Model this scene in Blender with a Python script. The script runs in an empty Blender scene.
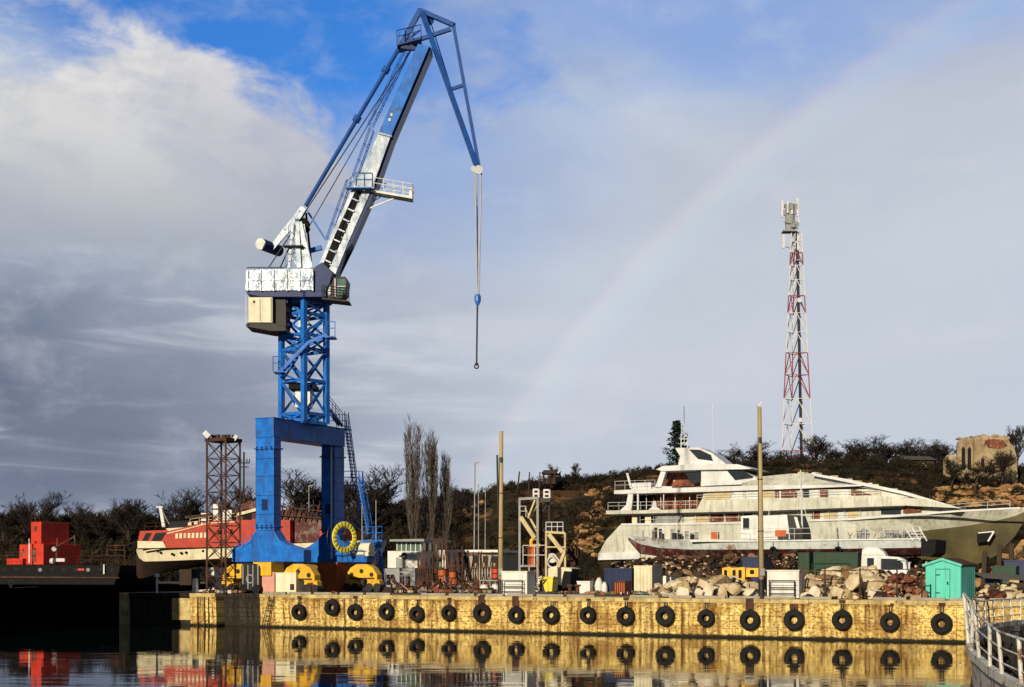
import bpy, bmesh, math, random
import numpy as np
from mathutils import Vector, Matrix, noise
R = math.radians
random.seed(7)
scene = bpy.context.scene
col = scene.collection
FP = 1400.0      # focal length in pixels of the photograph
ZC = 3.93        # eye height above the water
HQ = 2.2         # quay height above the water
SUN_AZ, SUN_EL = 24.5, 16.0   # sun behind the camera, to the left

# ------------------------------------------------------------------ materials
def mat(name, c, c2=None, scale=1.5, rough=.6, metal=0., bump=.15, rust=0., rustc=(.16,.055,.02), rs=1.2, streak=0., stretch=1., spec=.25, bs=12., isl=None):
    m = bpy.data.materials.new(name); m.use_nodes = True
    nt = m.node_tree; N = nt.nodes; L = nt.links; b = N['Principled BSDF']
    b.inputs['Roughness'].default_value = rough; b.inputs['Metallic'].default_value = metal
    b.inputs['Specular IOR Level'].default_value = spec
    if c2 is None: c2 = tuple(x*.72 for x in c)
    tc = N.new('ShaderNodeNewGeometry')
    def noi(sc, det=5, st=None, ro=.6):
        n = N.new('ShaderNodeTexNoise'); n.inputs['Scale'].default_value = sc; n.inputs['Detail'].default_value = det; n.inputs['Roughness'].default_value = ro
        if st:
            mp = N.new('ShaderNodeMapping'); mp.inputs['Scale'].default_value = st; L.new(tc.outputs['Position'], mp.inputs[0]); L.new(mp.outputs[0], n.inputs['Vector'])
        else: L.new(tc.outputs['Position'], n.inputs['Vector'])
        return n
    def ramp(src, a, z):
        r = N.new('ShaderNodeMapRange'); r.inputs[1].default_value = a; r.inputs[2].default_value = z; L.new(src, r.inputs[0]); return r.outputs[0]
    def mix(f, a, z):
        x = N.new('ShaderNodeMix'); x.data_type = 'RGBA'
        if isinstance(f, float): x.inputs[0].default_value = f
        else: L.new(f, x.inputs[0])
        for i, v in ((6, a), (7, z)):
            if isinstance(v, tuple): x.inputs[i].default_value = (*v, 1)
            else: L.new(v, x.inputs[i])
        return x.outputs[2]
    n1 = noi(scale, 6, (1,1,stretch) if stretch != 1 else None)
    o = mix(ramp(n1.outputs[0], .35, .65), c, c2)
    if streak:
        n3 = noi(2.2, 4, (1.4, 1.4, .16)); f = ramp(n3.outputs[0], .5, .8)
        mm = N.new('ShaderNodeMath'); mm.operation = 'MULTIPLY'; mm.inputs[1].default_value = streak; L.new(f, mm.inputs[0])
        o = mix(mm.outputs[0], o, (.05,.035,.02))
    if rust:
        n2 = noi(rs, 8, None, .72); f = ramp(n2.outputs[0], .72-rust*.42, .76-rust*.36)
        o = mix(f, o, rustc)
    if isl:
        cr = N.new('ShaderNodeValToRGB'); L.new(tc.outputs['Random Per Island'], cr.inputs[0]); cr.color_ramp.interpolation = 'CONSTANT'
        el = cr.color_ramp.elements; el[0].position = 0; el[0].color = (*isl[0],1); el[1].position = 1/len(isl); el[1].color = (*isl[1],1)
        for k, q in enumerate(isl[2:]): e = el.new((k+2)/len(isl)); e.color = (*q,1)
        mx = N.new('ShaderNodeMix'); mx.data_type = 'RGBA'; mx.blend_type = 'MULTIPLY'; mx.inputs[0].default_value = 1.; L.new(o, mx.inputs[6]); L.new(cr.outputs[0], mx.inputs[7]); o = mx.outputs[2]
    L.new(o, b.inputs['Base Color'])
    if bump:
        n4 = noi(bs, 4); bp = N.new('ShaderNodeBump'); bp.inputs['Strength'].default_value = bump; bp.inputs['Distance'].default_value = .05
        L.new(n4.outputs[0], bp.inputs['Height']); L.new(bp.outputs[0], b.inputs['Normal'])
    return m

M = {}
def mk(k, *a, **kw): M[k] = mat(k, *a, **kw)
mk('blue_mid', (.010,.075,.32), (.008,.05,.22), rough=.35, bump=.05, streak=.4, rust=.2)
mk('blue', (.018,.175,.62), (.010,.105,.43), rough=.35, bump=.06, streak=.7, rust=.27, rs=1.6, rustc=(.07,.05,.05))
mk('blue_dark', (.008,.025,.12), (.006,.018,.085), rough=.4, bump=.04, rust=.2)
mk('white_paint', (.72,.72,.70), (.56,.57,.55), rough=.4, bump=.05, streak=.35, rust=.16, rustc=(.28,.15,.07))
mk('foil', (.46,.50,.55), (.17,.22,.29), scale=1.1, spec=.5, rough=.3, metal=.45, bump=1., streak=.35, bs=1.3)
mk('jib_silver', (.42,.47,.53), (.18,.23,.30), scale=.8, spec=.5, rough=.35, metal=.35, bump=.3, streak=.6, bs=1.6)
mk('silver', (.60,.63,.67), (.38,.42,.47), spec=.6, rough=.3, metal=.35, bump=.25, streak=.4, bs=2.)
mk('cream_box', (.72,.68,.5), (.62,.58,.42), rough=.5, bump=.05, streak=.3)
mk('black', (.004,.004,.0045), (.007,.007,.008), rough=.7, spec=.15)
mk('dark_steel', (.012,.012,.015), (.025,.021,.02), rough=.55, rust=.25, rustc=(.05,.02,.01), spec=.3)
mk('rusty', (.085,.038,.024), (.035,.022,.018), rough=.85, bump=.3, rust=.4, rustc=(.13,.045,.02), spec=.2)
mk('yellow', (.78,.46,.03), (.62,.33,.03), rough=.45, streak=.3, rust=.22)
mk('reel_yellow', (.85,.78,.08), (.75,.66,.06), rough=.5, streak=.2)
mk('lemon', (.72,.62,.05), (.6,.5,.05), rough=.5, streak=.3, rust=.15)
mk('orange', (.5,.12,.025), (.35,.075,.02), rough=.5, streak=.4, rust=.22)
mk('pink', (.6,.3,.22), (.5,.25,.2), rough=.8)
mk('red', (.62,.05,.025), (.46,.035,.02), rough=.42, streak=.35, rust=.1)
mk('ship_red', (.46,.045,.02), (.33,.03,.015), rough=.5, streak=.4, rust=.16)
mk('cream', (.72,.66,.46), (.6,.53,.35), rough=.55, streak=.35, rust=.16, bump=.06)
mk('yacht_hull', (.60,.60,.51), (.42,.42,.34), scale=.7, rough=.45, streak=.6, rust=.2, rustc=(.3,.22,.13), rs=1.4, bump=.06)
mk('yacht_olive', (.12,.10,.042), (.06,.053,.025), scale=.4, rough=.5, streak=.4, rust=.15, rs=.5, rustc=(.38,.33,.22), bump=.06)
mk('yacht_white', (.66,.67,.67), (.5,.51,.5), scale=.7, rough=.4, streak=.2, bump=.04)
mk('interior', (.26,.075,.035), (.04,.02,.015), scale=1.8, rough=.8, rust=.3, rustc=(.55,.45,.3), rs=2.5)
mk('panel_tan', (.55,.45,.25), (.42,.33,.18), rough=.7)
mk('grey_hull', (.58,.62,.62), (.42,.46,.46), scale=.8, rough=.55, streak=.5, rust=.32, rustc=(.24,.13,.07), rs=.8)
mk('antifoul_shade_red', (.12,.022,.017), (.05,.018,.014), scale=1., rough=.7, rust=.5, rustc=(.16,.13,.11), rs=1.8)  # red bottom paint, also the shaded red of the ship casing
mk('keel_dark', (.02,.015,.011), (.045,.022,.014), scale=.6, rough=.8)
mk('teal', (.13,.62,.5), (.1,.5,.41), rough=.6, streak=.3, rust=.14, stretch=.2)
mk('teal_shade_trim', (.06,.26,.24), (.04,.18,.17), rough=.7, streak=.5, stretch=.2)  # darker teal copy: shade of the side walls put into colour, also door trim
mk('boat_paint', (.66,.65,.58), (.5,.48,.42), scale=2.5, rough=.5, streak=.5, rust=.45, rustc=(.2,.1,.04), rs=2.2)
mk('rubber', (.004,.004,.0045), (.009,.008,.008), spec=.25, rough=.75, bump=.3)
mk('wood', (.42,.33,.17), (.3,.23,.12), scale=2, rough=.85, stretch=.15, bump=.3)
mk('timber_dark', (.05,.034,.022), (.03,.02,.014), rough=.85, stretch=.2)
mk('stone', (.62,.53,.36), (.46,.35,.2), scale=1.2, rough=.9, bump=.5, rust=.2, rustc=(.2,.11,.06))
mk('stone_pale', (.72,.66,.52), (.55,.47,.33), scale=1.4, rough=.9, bump=.5, rust=.12, rustc=(.25,.15,.08))
mk('rub_pale', (.66,.58,.42), (.5,.41,.26), scale=1.4, rough=.9, bump=.5, rust=.2, rustc=(.25,.15,.08), isl=((1,1,1),(.7,.62,.5),(1.05,1.05,1.1),(.32,.26,.2),(.85,.75,.55),(.12,.1,.09),(1,.95,.85)))
mk('rub_tan', (.55,.42,.22), (.38,.26,.12), scale=1.4, rough=.9, bump=.5, rust=.2, rustc=(.2,.11,.06), isl=((1,1,1),(.45,.35,.28),(.9,.75,.6),(.2,.16,.13),(1.1,1.1,1.3)))
mk('gravel', (.06,.042,.028), (.03,.022,.016), scale=1., rough=.9, isl=((1,1,1),(.4,.4,.4),(2.2,1.6,1.2),(.6,.6,.6),(5,4,3),(.3,.3,.35),(1.3,.8,.5)))
mk('scrap', (.10,.045,.028), (.05,.03,.024), scale=2, rough=.8, isl=((1,1,1),(.4,.5,.6),(2.5,1.2,.6),(.5,.5,.5),(4,5,6),(.3,.3,.3),(1.6,1,.8),(1.,1.4,1.6)))
mk('litter', (.6,.56,.46), (.4,.36,.28), scale=2, rough=.8, isl=((1,1,1),(.3,.25,.2),(.9,.3,.15),(.2,.3,.5),(.6,.5,.3),(.15,.15,.15)))
mk('brick_red', (.19,.05,.028), (.10,.04,.026), scale=3, rough=.9, bump=.4, isl=((1,1,1),(.4,.5,.5),(1.6,2.4,2.4),(.25,.3,.3),(1.2,1.1,1),(2.6,5,5)))
mk('green_box', (.006,.045,.018), (.005,.03,.012), rough=.5, streak=.3)
mk('blue_box', (.008,.022,.085), (.006,.015,.05), rough=.5, streak=.3)
mk('grey', (.3,.31,.31), (.22,.23,.23), rough=.6, streak=.3)
mk('conc', (.36,.33,.27), (.26,.24,.19), rough=.9, bump=.3, streak=.3)
mk('wall_white', (.72,.71,.66), (.62,.6,.55), rough=.8, streak=.3)
mk('glass', (.03,.035,.04), (.02,.025,.03), rough=.08, bump=0, spec=.9)
mk('glass_green', (.07,.14,.12), (.12,.2,.17), rough=.1, bump=0, spec=.9)
mk('mast_red', (.30,.07,.06), (.24,.05,.05), rough=.5)
mk('mast_white', (.62,.62,.62), (.52,.52,.52), rough=.5)
mk('antenna', (.6,.6,.62), (.5,.5,.52), rough=.5)
mk('bark', (.055,.042,.032), (.035,.028,.022), rough=.95)
mk('twig', (.03,.023,.018), (.018,.014,.011), rough=.95, bump=0)
mk('poplar_twig', (.10,.082,.066), (.06,.05,.04), rough=.95, bump=0)
mk('needles', (.014,.028,.012), (.008,.018,.008), rough=.9, bump=0)
mk('scrub', (.030,.020,.011), (.009,.009,.005), scale=.12, rough=.95, bump=0, isl=((1,1,1),(.5,.5,.5),(1.6,1.3,1.),(.9,1.15,.7)))
mk('ochre_rock', (.42,.27,.11), (.2,.085,.03), scale=.6, rough=.95, bump=1., rust=.45, rustc=(.035,.022,.012), rs=.35, bs=1.5)
mk('rope', (.45,.43,.4), (.3,.29,.27), rough=.7, bump=0)
mk('net', (.012,.014,.012), (.035,.028,.02), rough=.9)
mk('ruin', (.38,.30,.18), (.20,.14,.08), scale=.5, rough=.9, streak=.6, bump=.5, rust=.35, rustc=(.16,.08,.05), rs=.6)

# ------------------------------------------------------------------ mesh tools
class MB:
    def __init__(s): s.v = []; s.f = []
    def add(s, vs, fs):
        o = len(s.v); s.v += [Vector(v) for v in vs]; s.f += [tuple(i+o for i in f) for f in fs]; return s
    def hexa(s, a, b):      # two quads (lists of 4), bottom and top
        return s.add(list(a)+list(b), [(3,2,1,0),(4,5,6,7),(0,1,5,4),(1,2,6,5),(2,3,7,6),(3,0,4,7)])
    def box(s, c, e, ax=None, bev=0):
        c = Vector(c); X, Y, Z = ax if ax else (Vector((1,0,0)),Vector((0,1,0)),Vector((0,0,1)))
        x, y, z = X*e[0]/2, Y*e[1]/2, Z*e[2]/2
        return s.hexa([c-x-y-z, c+x-y-z, c+x+y-z, c-x+y-z], [c-x-y+z, c+x-y+z, c+x+y+z, c-x+y+z])
    def prism(s, pts, ext):
        n = len(pts); ext = Vector(ext); pts = [Vector(p) for p in pts]
        fs = [tuple(range(n)), tuple(reversed(range(n,2*n)))] + [(i+n, (i+1)%n+n, (i+1)%n, i) for i in range(n)]
        return s.add(pts+[p+ext for p in pts], fs)
    def bar(s, a, b, w, h=None):
        a, b = Vector(a), Vector(b); h = h or w; d = (b-a)
        if d.length < 1e-6: return s
        d.normalize(); up = Vector((0,0,1)) if abs(d.z) < .95 else Vector((0,1,0))
        x = d.cross(up).normalized()*w/2; y = x.cross(d).normalized()*h/2
        return s.hexa([a-x-y, a+x-y, a+x+y, a-x+y], [b-x-y, b+x-y, b+x+y, b-x+y])
    def tube(s, a, b, r, n=8, r2=None):
        a, b = Vector(a), Vector(b); r2 = r if r2 is None else r2; d = (b-a)
        if d.length < 1e-6: return s
        d.normalize(); up = Vector((0,0,1)) if abs(d.z) < .95 else Vector((0,1,0))
        x = d.cross(up).normalized(); y = x.cross(d)
        vs = [a+(x*math.cos(t)+y*math.sin(t))*r for t in [2*math.pi*i/n for i in range(n)]] + [b+(x*math.cos(t)+y*math.sin(t))*r2 for t in [2*math.pi*i/n for i in range(n)]]
        return s.add(vs, [(i,(i+1)%n,(i+1)%n+n,i+n) for i in range(n)]+[tuple(reversed(range(n))), tuple(range(n,2*n))])
    def path(s, pts, r, n=6):
        for a, b in zip(pts[:-1], pts[1:]): s.tube(a, b, r, n)
        return s
    def torus(s, c, ax, R_, r, n=28, m=10, flat=1.):
        c = Vector(c); ax = Vector(ax).normalized(); up = Vector((0,0,1)) if abs(ax.z)<.9 else Vector((1,0,0))
        x = ax.cross(up).normalized(); y = x.cross(ax); vs=[]; fs=[]
        for i in range(n):
            t = 2*math.pi*i/n; rd = x*math.cos(t)+y*math.sin(t)
            for j in range(m):
                p = 2*math.pi*j/m; vs.append(c+rd*(R_+r*math.cos(p))+ax*r*flat*math.sin(p))
        for i in range(n):
            for j in range(m): fs.append((i*m+j, ((i+1)%n)*m+j, ((i+1)%n)*m+(j+1)%m, i*m+(j+1)%m))
        return s.add(vs, fs)
    def loft(s, secs, cap=True, closed=True):
        k = len(secs[0]); vs = [p for q in secs for p in q]; fs = []
        for i in range(len(secs)-1):
            for j in range(k if closed else k-1):
                fs.append((i*k+j, i*k+(j+1)%k, (i+1)*k+(j+1)%k, (i+1)*k+j))
        if cap: fs += [tuple(reversed(range(k))), tuple(range((len(secs)-1)*k, len(secs)*k))]
        return s.add(vs, fs)
    def build(s, name, m, parent=None, smooth=False, label=None, origin=None, bevel=0):
        me = bpy.data.meshes.new(name); base = Vector((0,0,0))
        if parent is not None:
            q = parent
            while q is not None: base = base + q.location; q = q.parent
        elif origin is not None: base = Vector(origin)
        else:
            xs = [v.x for v in s.v]; ys = [v.y for v in s.v]; base = Vector(((min(xs)+max(xs))/2,(min(ys)+max(ys))/2,min(v.z for v in s.v)))
        me.from_pydata([tuple(v-base) for v in s.v], [], s.f)
        bm = bmesh.new(); bm.from_mesh(me); bmesh.ops.recalc_face_normals(bm, faces=bm.faces); bm.to_mesh(me); bm.free()
        o = bpy.data.objects.new(name, me); col.objects.link(o)
        me.materials.append(M[m] if isinstance(m, str) else m)
        if smooth:
            for p in me.polygons: p.use_smooth = True
        if parent is not None: o.parent = parent
        else: o.location = base
        if label: o['label'] = label
        if bevel:
            b = o.modifiers.new('bevel','BEVEL'); b.width = bevel; b.segments = 2; b.limit_method = 'ANGLE'
        return o
def tag(o, label=None, cat=None, group=None, kind=None):
    if label: o['label'] = label
    if cat: o['category'] = cat
    if group: o['group'] = group
    if kind: o['kind'] = kind
    return o
def thing(name, label, cat, loc, group=None):
    o = bpy.data.objects.new(name, None); col.objects.link(o); o.location = Vector(loc); o.empty_display_size = .3
    return tag(o, label, cat, group)
def copy_tree(o, parent=None):
    c = o.copy(); col.objects.link(c)
    c.parent = parent
    for ch in list(o.children): copy_tree(ch, c)
    return c
def newcopy(o, loc, rz, label, sc=1.):
    c = copy_tree(o); c.location = Vector(loc); c.rotation_euler = (0,0,rz); c.scale = (sc,sc,sc); c['label'] = label; return c

class Fr:   # a vertical reference plane standing in the world
    def __init__(s, Yc, sl=0.):
        s.Yc, s.sl = Yc, sl; s.k = math.sqrt(1+sl*sl); s.n = Vector((sl,1,0))/s.k; s.u = Vector((1,-sl,0))/s.k
    def pt(s, x, y, d=0.):
        a = (x-512)/FP; Y = (s.Yc+d*s.k)/(1+s.sl*a)
        return Vector((a*Y, Y, ZC-(y-568)/FP*Y))
    def gz(s, x, z, d=0.):
        a = (x-512)/FP; Y = (s.Yc+d*s.k)/(1+s.sl*a); return Vector((a*Y, Y, z))
    def poly(s, mb, pts, d, t): return mb.prism([s.pt(x,y,d) for x,y in pts], s.n*t)
    def rect(s, mb, x0,y0,x1,y1, d, t): return s.poly(mb, [(x0,y0),(x1,y0),(x1,y1),(x0,y1)], d, t)
    def bar(s, mb, x0,y0,x1,y1, w, d=0., h=None): return mb.bar(s.pt(x0,y0,d), s.pt(x1,y1,d), w, h)
def G(px, Y, z=HQ): return Vector(((px-512)/FP*Y, Y, z))
def ax(deg):            # axes of a thing whose front faces the camera, turned left by deg
    a = R(deg); return (Vector((math.cos(a),-math.sin(a),0)), Vector((math.sin(a),math.cos(a),0)), Vector((0,0,1)))
def L3(o, A, x, y, z): return Vector(o)+A[0]*x+A[1]*y+A[2]*z

# quay frame
QB = Vector((-16.8,93.2,0)); QA = Vector((23.9,73.4,0)); QU = (QA-QB).normalized(); QN = Vector((-QU.y,QU.x,0))
QAX = (QU, QN, Vector((0,0,1)))
def Q(s_, b, z): return QB+QU*s_+QN*b+Vector((0,0,z))
def qs(px, b=0):
    a = (px-512)/FP; P = QB+QN*b; return (a*P.y-P.x)/(QU.x-a*QU.y)
def qp(px, b, z=HQ): return Q(qs(px,b), b, z)

# ------------------------------------------------------------------ world
def build_world():
    w = bpy.data.worlds.new("World"); scene.world = w; w.use_nodes = True
    nt = w.node_tree; N = nt.nodes; L = nt.links
    bg = N['Background']; bg.inputs[1].default_value = .1
    sky = N.new('ShaderNodeTexSky'); sky.sky_type = 'NISHITA'; sky.sun_disc = False
    sky.sun_elevation = R(SUN_EL); sky.sun_rotation = R(180+SUN_AZ); sky.air_density = 1.2; sky.dust_density = .6; sky.ozone_density = 2.5
    tc = N.new('ShaderNodeTexCoord'); D = tc.outputs['Generated']
    def math_(op, a, b=None, c=None):
        n = N.new('ShaderNodeMath'); n.operation = op
        for i, v in enumerate((a,b,c)):
            if v is None: continue
            if isinstance(v, (int,float)): n.inputs[i].default_value = v
            else: L.new(v, n.inputs[i])
        return n.outputs[0]
    sep = N.new('ShaderNodeSeparateXYZ'); L.new(D, sep.inputs[0]); X,Y,Z = sep.outputs
    # azimuth / tan(elevation) coordinates of the direction
    az = math_('ARCTAN2', X, Y)
    hl = math_('SQRT', math_('ADD', math_('MULTIPLY',X,X), math_('MULTIPLY',Y,Y)))
    te = math_('DIVIDE', Z, math_('MAXIMUM', hl, .05))
    cmb = N.new('ShaderNodeCombineXYZ'); L.new(az, cmb.inputs[0]); L.new(te, cmb.inputs[1])
    def noi(scx, scy, det, ro=.55, dist=0., off=0.):
        mp = N.new('ShaderNodeMapping'); mp.inputs['Scale'].default_value = (scx,scy,1); mp.inputs['Location'].default_value = (off,off*.7,off*.3)
        L.new(cmb.outputs[0], mp.inputs[0])
        n = N.new('ShaderNodeTexNoise'); n.inputs['Scale'].default_value = 1; n.inputs['Detail'].default_value = det; n.inputs['Roughness'].default_value = ro; n.inputs['Distortion'].default_value = dist
        L.new(mp.outputs[0], n.inputs['Vector']); return n.outputs[0]
    def rng(v, a, b, c=0., d=1., smooth=True):
        n = N.new('ShaderNodeMapRange'); n.interpolation_type = 'SMOOTHSTEP' if smooth else 'LINEAR'
        for i, q in enumerate((a,b,c,d)): n.inputs[i+1].default_value = q
        L.new(v, n.inputs[0]); return n.outputs[0]
    def mix(f, a, b):
        x = N.new('ShaderNodeMix'); x.data_type = 'RGBA'; L.new(f, x.inputs[0])
        for i, v in ((6,a),(7,b)):
            if isinstance(v, tuple): x.inputs[i].default_value = (*[q*10 for q in v], 1)
            else: L.new(v, x.inputs[i])
        return x.outputs[2]
    def blob(cx, cy, rx, ry, soft=.5, wob=.0, nz=None):
        # soft ellipse around a direction given as photograph-like bearings
        a = math.atan((cx-512)/FP); t = (568-cy)/FP*math.cos(a)
        dx = math_('DIVIDE', math_('SUBTRACT', az, a), rx/FP); dy = math_('DIVIDE', math_('SUBTRACT', te, t), ry/FP)
        r = math_('SQRT', math_('ADD', math_('MULTIPLY',dx,dx), math_('MULTIPLY',dy,dy)))
        if nz is not None: r = math_('ADD', r, math_('MULTIPLY', math_('SUBTRACT', nz, .5), wob))
        return rng(r, 1+soft, 1-soft)
    nf = noi(9, 13, 9, .58, .3, 3.1); nb = noi(3.2, 6.5, 7, .55, .4, 1.7); ns = noi(5, 30, 6, .55, .5, 5.2); nm = noi(16, 26, 8, .6, .2, 8.)
    # base overcast veil : grey-lilac, lighter to the right, slate to the lower left
    base = mix(rng(az, -.36, .10), (.31,.36,.47), (.54,.60,.70))
    base = mix(rng(te, .04, .36), base, (.55,.63,.74))
    base = mix(math_('MULTIPLY', rng(nb, .36, .7), .8), base, (.38,.42,.53))
    # dark blue-grey low bank at left
    dk = math_('MULTIPLY', blob(10,430,300,130,.8,1.8,nb), .92)
    base = mix(dk, base, (.08,.115,.195))
    # pale streaks low
    st = math_('MULTIPLY', rng(ns, .50, .66), .75)
    base = mix(math_('MULTIPLY', st, rng(te, .36, .1)), base, (.58,.62,.68))
    # right violet-pale zone
    base = mix(math_('MULTIPLY', blob(880,260,360,250,.8,.8,nf), .6), base, (.57,.615,.69))
    # blue sky gaps
    sk = N.new('ShaderNodeMix'); sk.data_type='RGBA'; sk.blend_type='MULTIPLY'; sk.inputs[0].default_value = 1.; L.new(sky.outputs[0], sk.inputs[6]); sk.inputs[7].default_value = (SKT[0],SKT[1],SKT[2],1)
    g1 = blob(250,40,260,115,.6,2.0,nf); g2 = math_('MULTIPLY', blob(740,-10,330,85,.7,1.6,nf), .55); g3 = math_('MULTIPLY', blob(100,-60,300,90,.6,1.,nf), .9)
    up = rng(te, .42, .75)
    gap = math_('MAXIMUM', math_('MAXIMUM', g1, g2), math_('MAXIMUM', g3, math_('MULTIPLY', up, rng(nb,.4,.6))))
    g4 = math_('MULTIPLY', blob(400,130,170,110,.8,1.3,nf), .35)
    gap = math_('MAXIMUM', gap, g4)
    c = mix(gap, base, sk.outputs[2])
    # cumulus at the upper left
    cu = blob(80,160,235,118,.22,2.4,nf)
    cub = mix(rng(te, .17, .38), (.30,.35,.44), (.90,.86,.79))
    cub = mix(math_('MULTIPLY', rng(nm,.42,.68), .55), cub, (.40,.44,.52))
    cub = mix(math_('MULTIPLY', rng(nb,.45,.65), .35), cub, (.34,.36,.47))
    c = mix(math_('MULTIPLY', cu, .93), c, cub)
    # pale broken cloud low over the middle
    lw = math_('MULTIPLY', math_('MULTIPLY', blob(480,430,520,110,.9,1.8,nf), rng(ns,.42,.62,.35,1.)), .55)
    c = mix(lw, c, (.60,.63,.71))
    # thin white wisps over everything
    c = mix(math_('MULTIPLY', rng(nm,.5,.8), .3), c, (.68,.70,.74))
    # rainbow : real angular bow about the antisolar point
    a0, e0 = R(35.5), R(-17.5)
    vm = N.new('ShaderNodeVectorMath'); vm.operation = 'DOT_PRODUCT'; L.new(D, vm.inputs[0])
    vm.inputs[1].default_value = (math.sin(a0)*math.cos(e0), math.cos(a0)*math.cos(e0), math.sin(e0))
    ang = math_('MULTIPLY', math_('ARCCOSINE', vm.outputs['Value']), 180/math.pi)
    cr = N.new('ShaderNodeValToRGB'); L.new(rng(ang, 40.75, 42.75, 0, 1, False), cr.inputs[0])
    el = cr.color_ramp.elements; el[0].position = 0; el[0].color = (0,0,0,1); el[1].position = 1; el[1].color = (0,0,0,1)
    for p, q in ((.14,(.06,.05,.12)),(.32,(.05,.13,.18)),(.46,(.11,.2,.13)),(.58,(.22,.22,.11)),(.74,(.28,.16,.10)),(.88,(.14,.05,.05))):
        e = el.new(p); e.color = (*q,1)
    ad = N.new('ShaderNodeMix'); ad.data_type='RGBA'; ad.blend_type='ADD'
    L.new(math_('MULTIPLY', rng(nb,.2,.6,.7,1.), 2.6), ad.inputs[0]); ad.clamp_factor = False
    L.new(c, ad.inputs[6]); L.new(cr.outputs[0], ad.inputs[7])
    ins = math_('MULTIPLY', rng(ang, 42.2, 40.5), .09)
    c2 = mix(math_('MULTIPLY', ins, rng(ang, 25, 42)), ad.outputs[2], (.7,.7,.75))
    # unseen sky overhead and behind the viewer, darkened to deepen the shade in view
    fr = rng(Y, .35, .75); c2b = mix(fr, (.10,.125,.18), c2)
    c2c = mix(rng(te, .48, .85), c2b, (.10,.13,.2))
    # below the horizon
    c3 = mix(rng(te, 0., -.05), c2c, (.05,.055,.06))
    L.new(c3, bg.inputs[0])
SKT = (.30,.80,1.6)
build_world()
sd = bpy.data.lights.new('sun','SUN'); sd.energy = 5.0; sd.angle = R(.5); sd.color = (1,.87,.66)
so = bpy.data.objects.new('sun', sd); col.objects.link(so)
az, e = R(SUN_AZ), R(SUN_EL)
tv = Vector((math.sin(az)*math.cos(e), math.cos(az)*math.cos(e), -math.sin(e)))
so.rotation_euler = tv.to_track_quat('-Z','Y').to_euler(); so.location = (-60,-60,60)

# ------------------------------------------------------------------ water
def water_mat():
    m = bpy.data.materials.new('water'); m.use_nodes = True; nt = m.node_tree; N = nt.nodes; L = nt.links; b = N['Principled BSDF']
    b.inputs['Base Color'].default_value = (.006,.009,.010,1); b.inputs['Roughness'].default_value = .02; b.inputs['IOR'].default_value = 1.45
    g = N.new('ShaderNodeNewGeometry'); hs = []
    for sc, st, rz in ((.55,(1.,2.2,1),12),(2.4,(1,1.9,1),-20),(.12,(1,2.5,1),5)):
        mp = N.new('ShaderNodeMapping'); mp.inputs['Scale'].default_value = st; mp.inputs['Rotation'].default_value = (0,0,R(rz)); L.new(g.outputs['Position'], mp.inputs[0])
        n = N.new('ShaderNodeTexNoise'); n.inputs['Scale'].default_value = sc; n.inputs['Detail'].default_value = 3; L.new(mp.outputs[0], n.inputs['Vector']); hs.append(n.outputs[0])
    a = N.new('ShaderNodeMath'); a.operation='MULTIPLY_ADD'; a.inputs[1].default_value = .22; L.new(hs[1], a.inputs[0]); L.new(hs[0], a.inputs[2])
    # breeze patches
    r = N.new('ShaderNodeMapRange'); r.inputs[1].default_value=.42; r.inputs[2].default_value=.62; r.inputs[3].default_value=.25; r.inputs[4].default_value=1.; L.new(hs[2], r.inputs[0])
    m2 = N.new('ShaderNodeMath'); m2.operation='MULTIPLY'; L.new(a.outputs[0], m2.inputs[0]); L.new(r.outputs[0], m2.inputs[1])
    bp = N.new('ShaderNodeBump'); bp.inputs['Strength'].default_value = .5; bp.inputs['Distance'].default_value = WD
    L.new(m2.outputs[0], bp.inputs['Height']); L.new(bp.outputs[0], b.inputs['Normal'])
    return m
WD = .012
M['water'] = water_mat()
MB().add([(-900,-300,0),(900,-300,0),(900,900,0),(-900,900,0)], [(0,1,2,3)]).build('water','water',origin=(0,0,0))['kind'] = 'structure'

# ------------------------------------------------------------------ ground sheet
def ground_mat():
    m = mat('ground', (.15,.12,.085), (.09,.07,.05), scale=.5, rough=.95, bump=.6, rust=.3, rustc=(.24,.17,.1), rs=.8, bs=4)
    return m
M['ground'] = ground_mat()
sL = qs(116)
gp = [Q(sL,1,2.19), Q(120,1,2.19), (900,60,2.19), (900,1400,2.19), (-900,1400,2.19), (-900,158,2.19), Q(sL-12,55,2.19), Q(sL,45,2.19)]
me = bpy.data.meshes.new('ground'); bm = bmesh.new(); vs = [bm.verts.new(Vector(p)) for p in gp]; bm.faces.new(vs); bmesh.ops.triangulate(bm, faces=bm.faces); 
for f in bm.faces:
    if f.normal.z < 0: f.normal_flip()
bm.to_mesh(me); bm.free(); go = bpy.data.objects.new('ground', me); me.materials.append(M['ground']); col.objects.link(go); go['kind'] = 'structure'
mb = MB(); mb.box((0,151,1.0), (1,1,1)); mb = MB(); mb.prism([(-900,158,-.5),(-900,158,2.18),(-900,160,2.18),(-900,160,-.5)], Vector(Q(sL-12,55,0))-Vector((-900,158,0)))
mb.prism([Q(sL,1.5,-.5),Q(sL,1.5,2.18),Q(sL+1,1.5,2.18),Q(sL+1,1.5,-.5)], QN*43.5)
mb.prism([Q(sL-12,55,-.5),Q(sL-12,55,2.18),Q(sL-12,56,2.18),Q(sL-12,56,-.5)], QU*12-QN*10)
M['bank'] = mat('bank', (.08,.065,.05), (.05,.04,.03), rough=.95, bump=.5)
mb.build('embankment','bank')['kind'] = 'structure'

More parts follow.
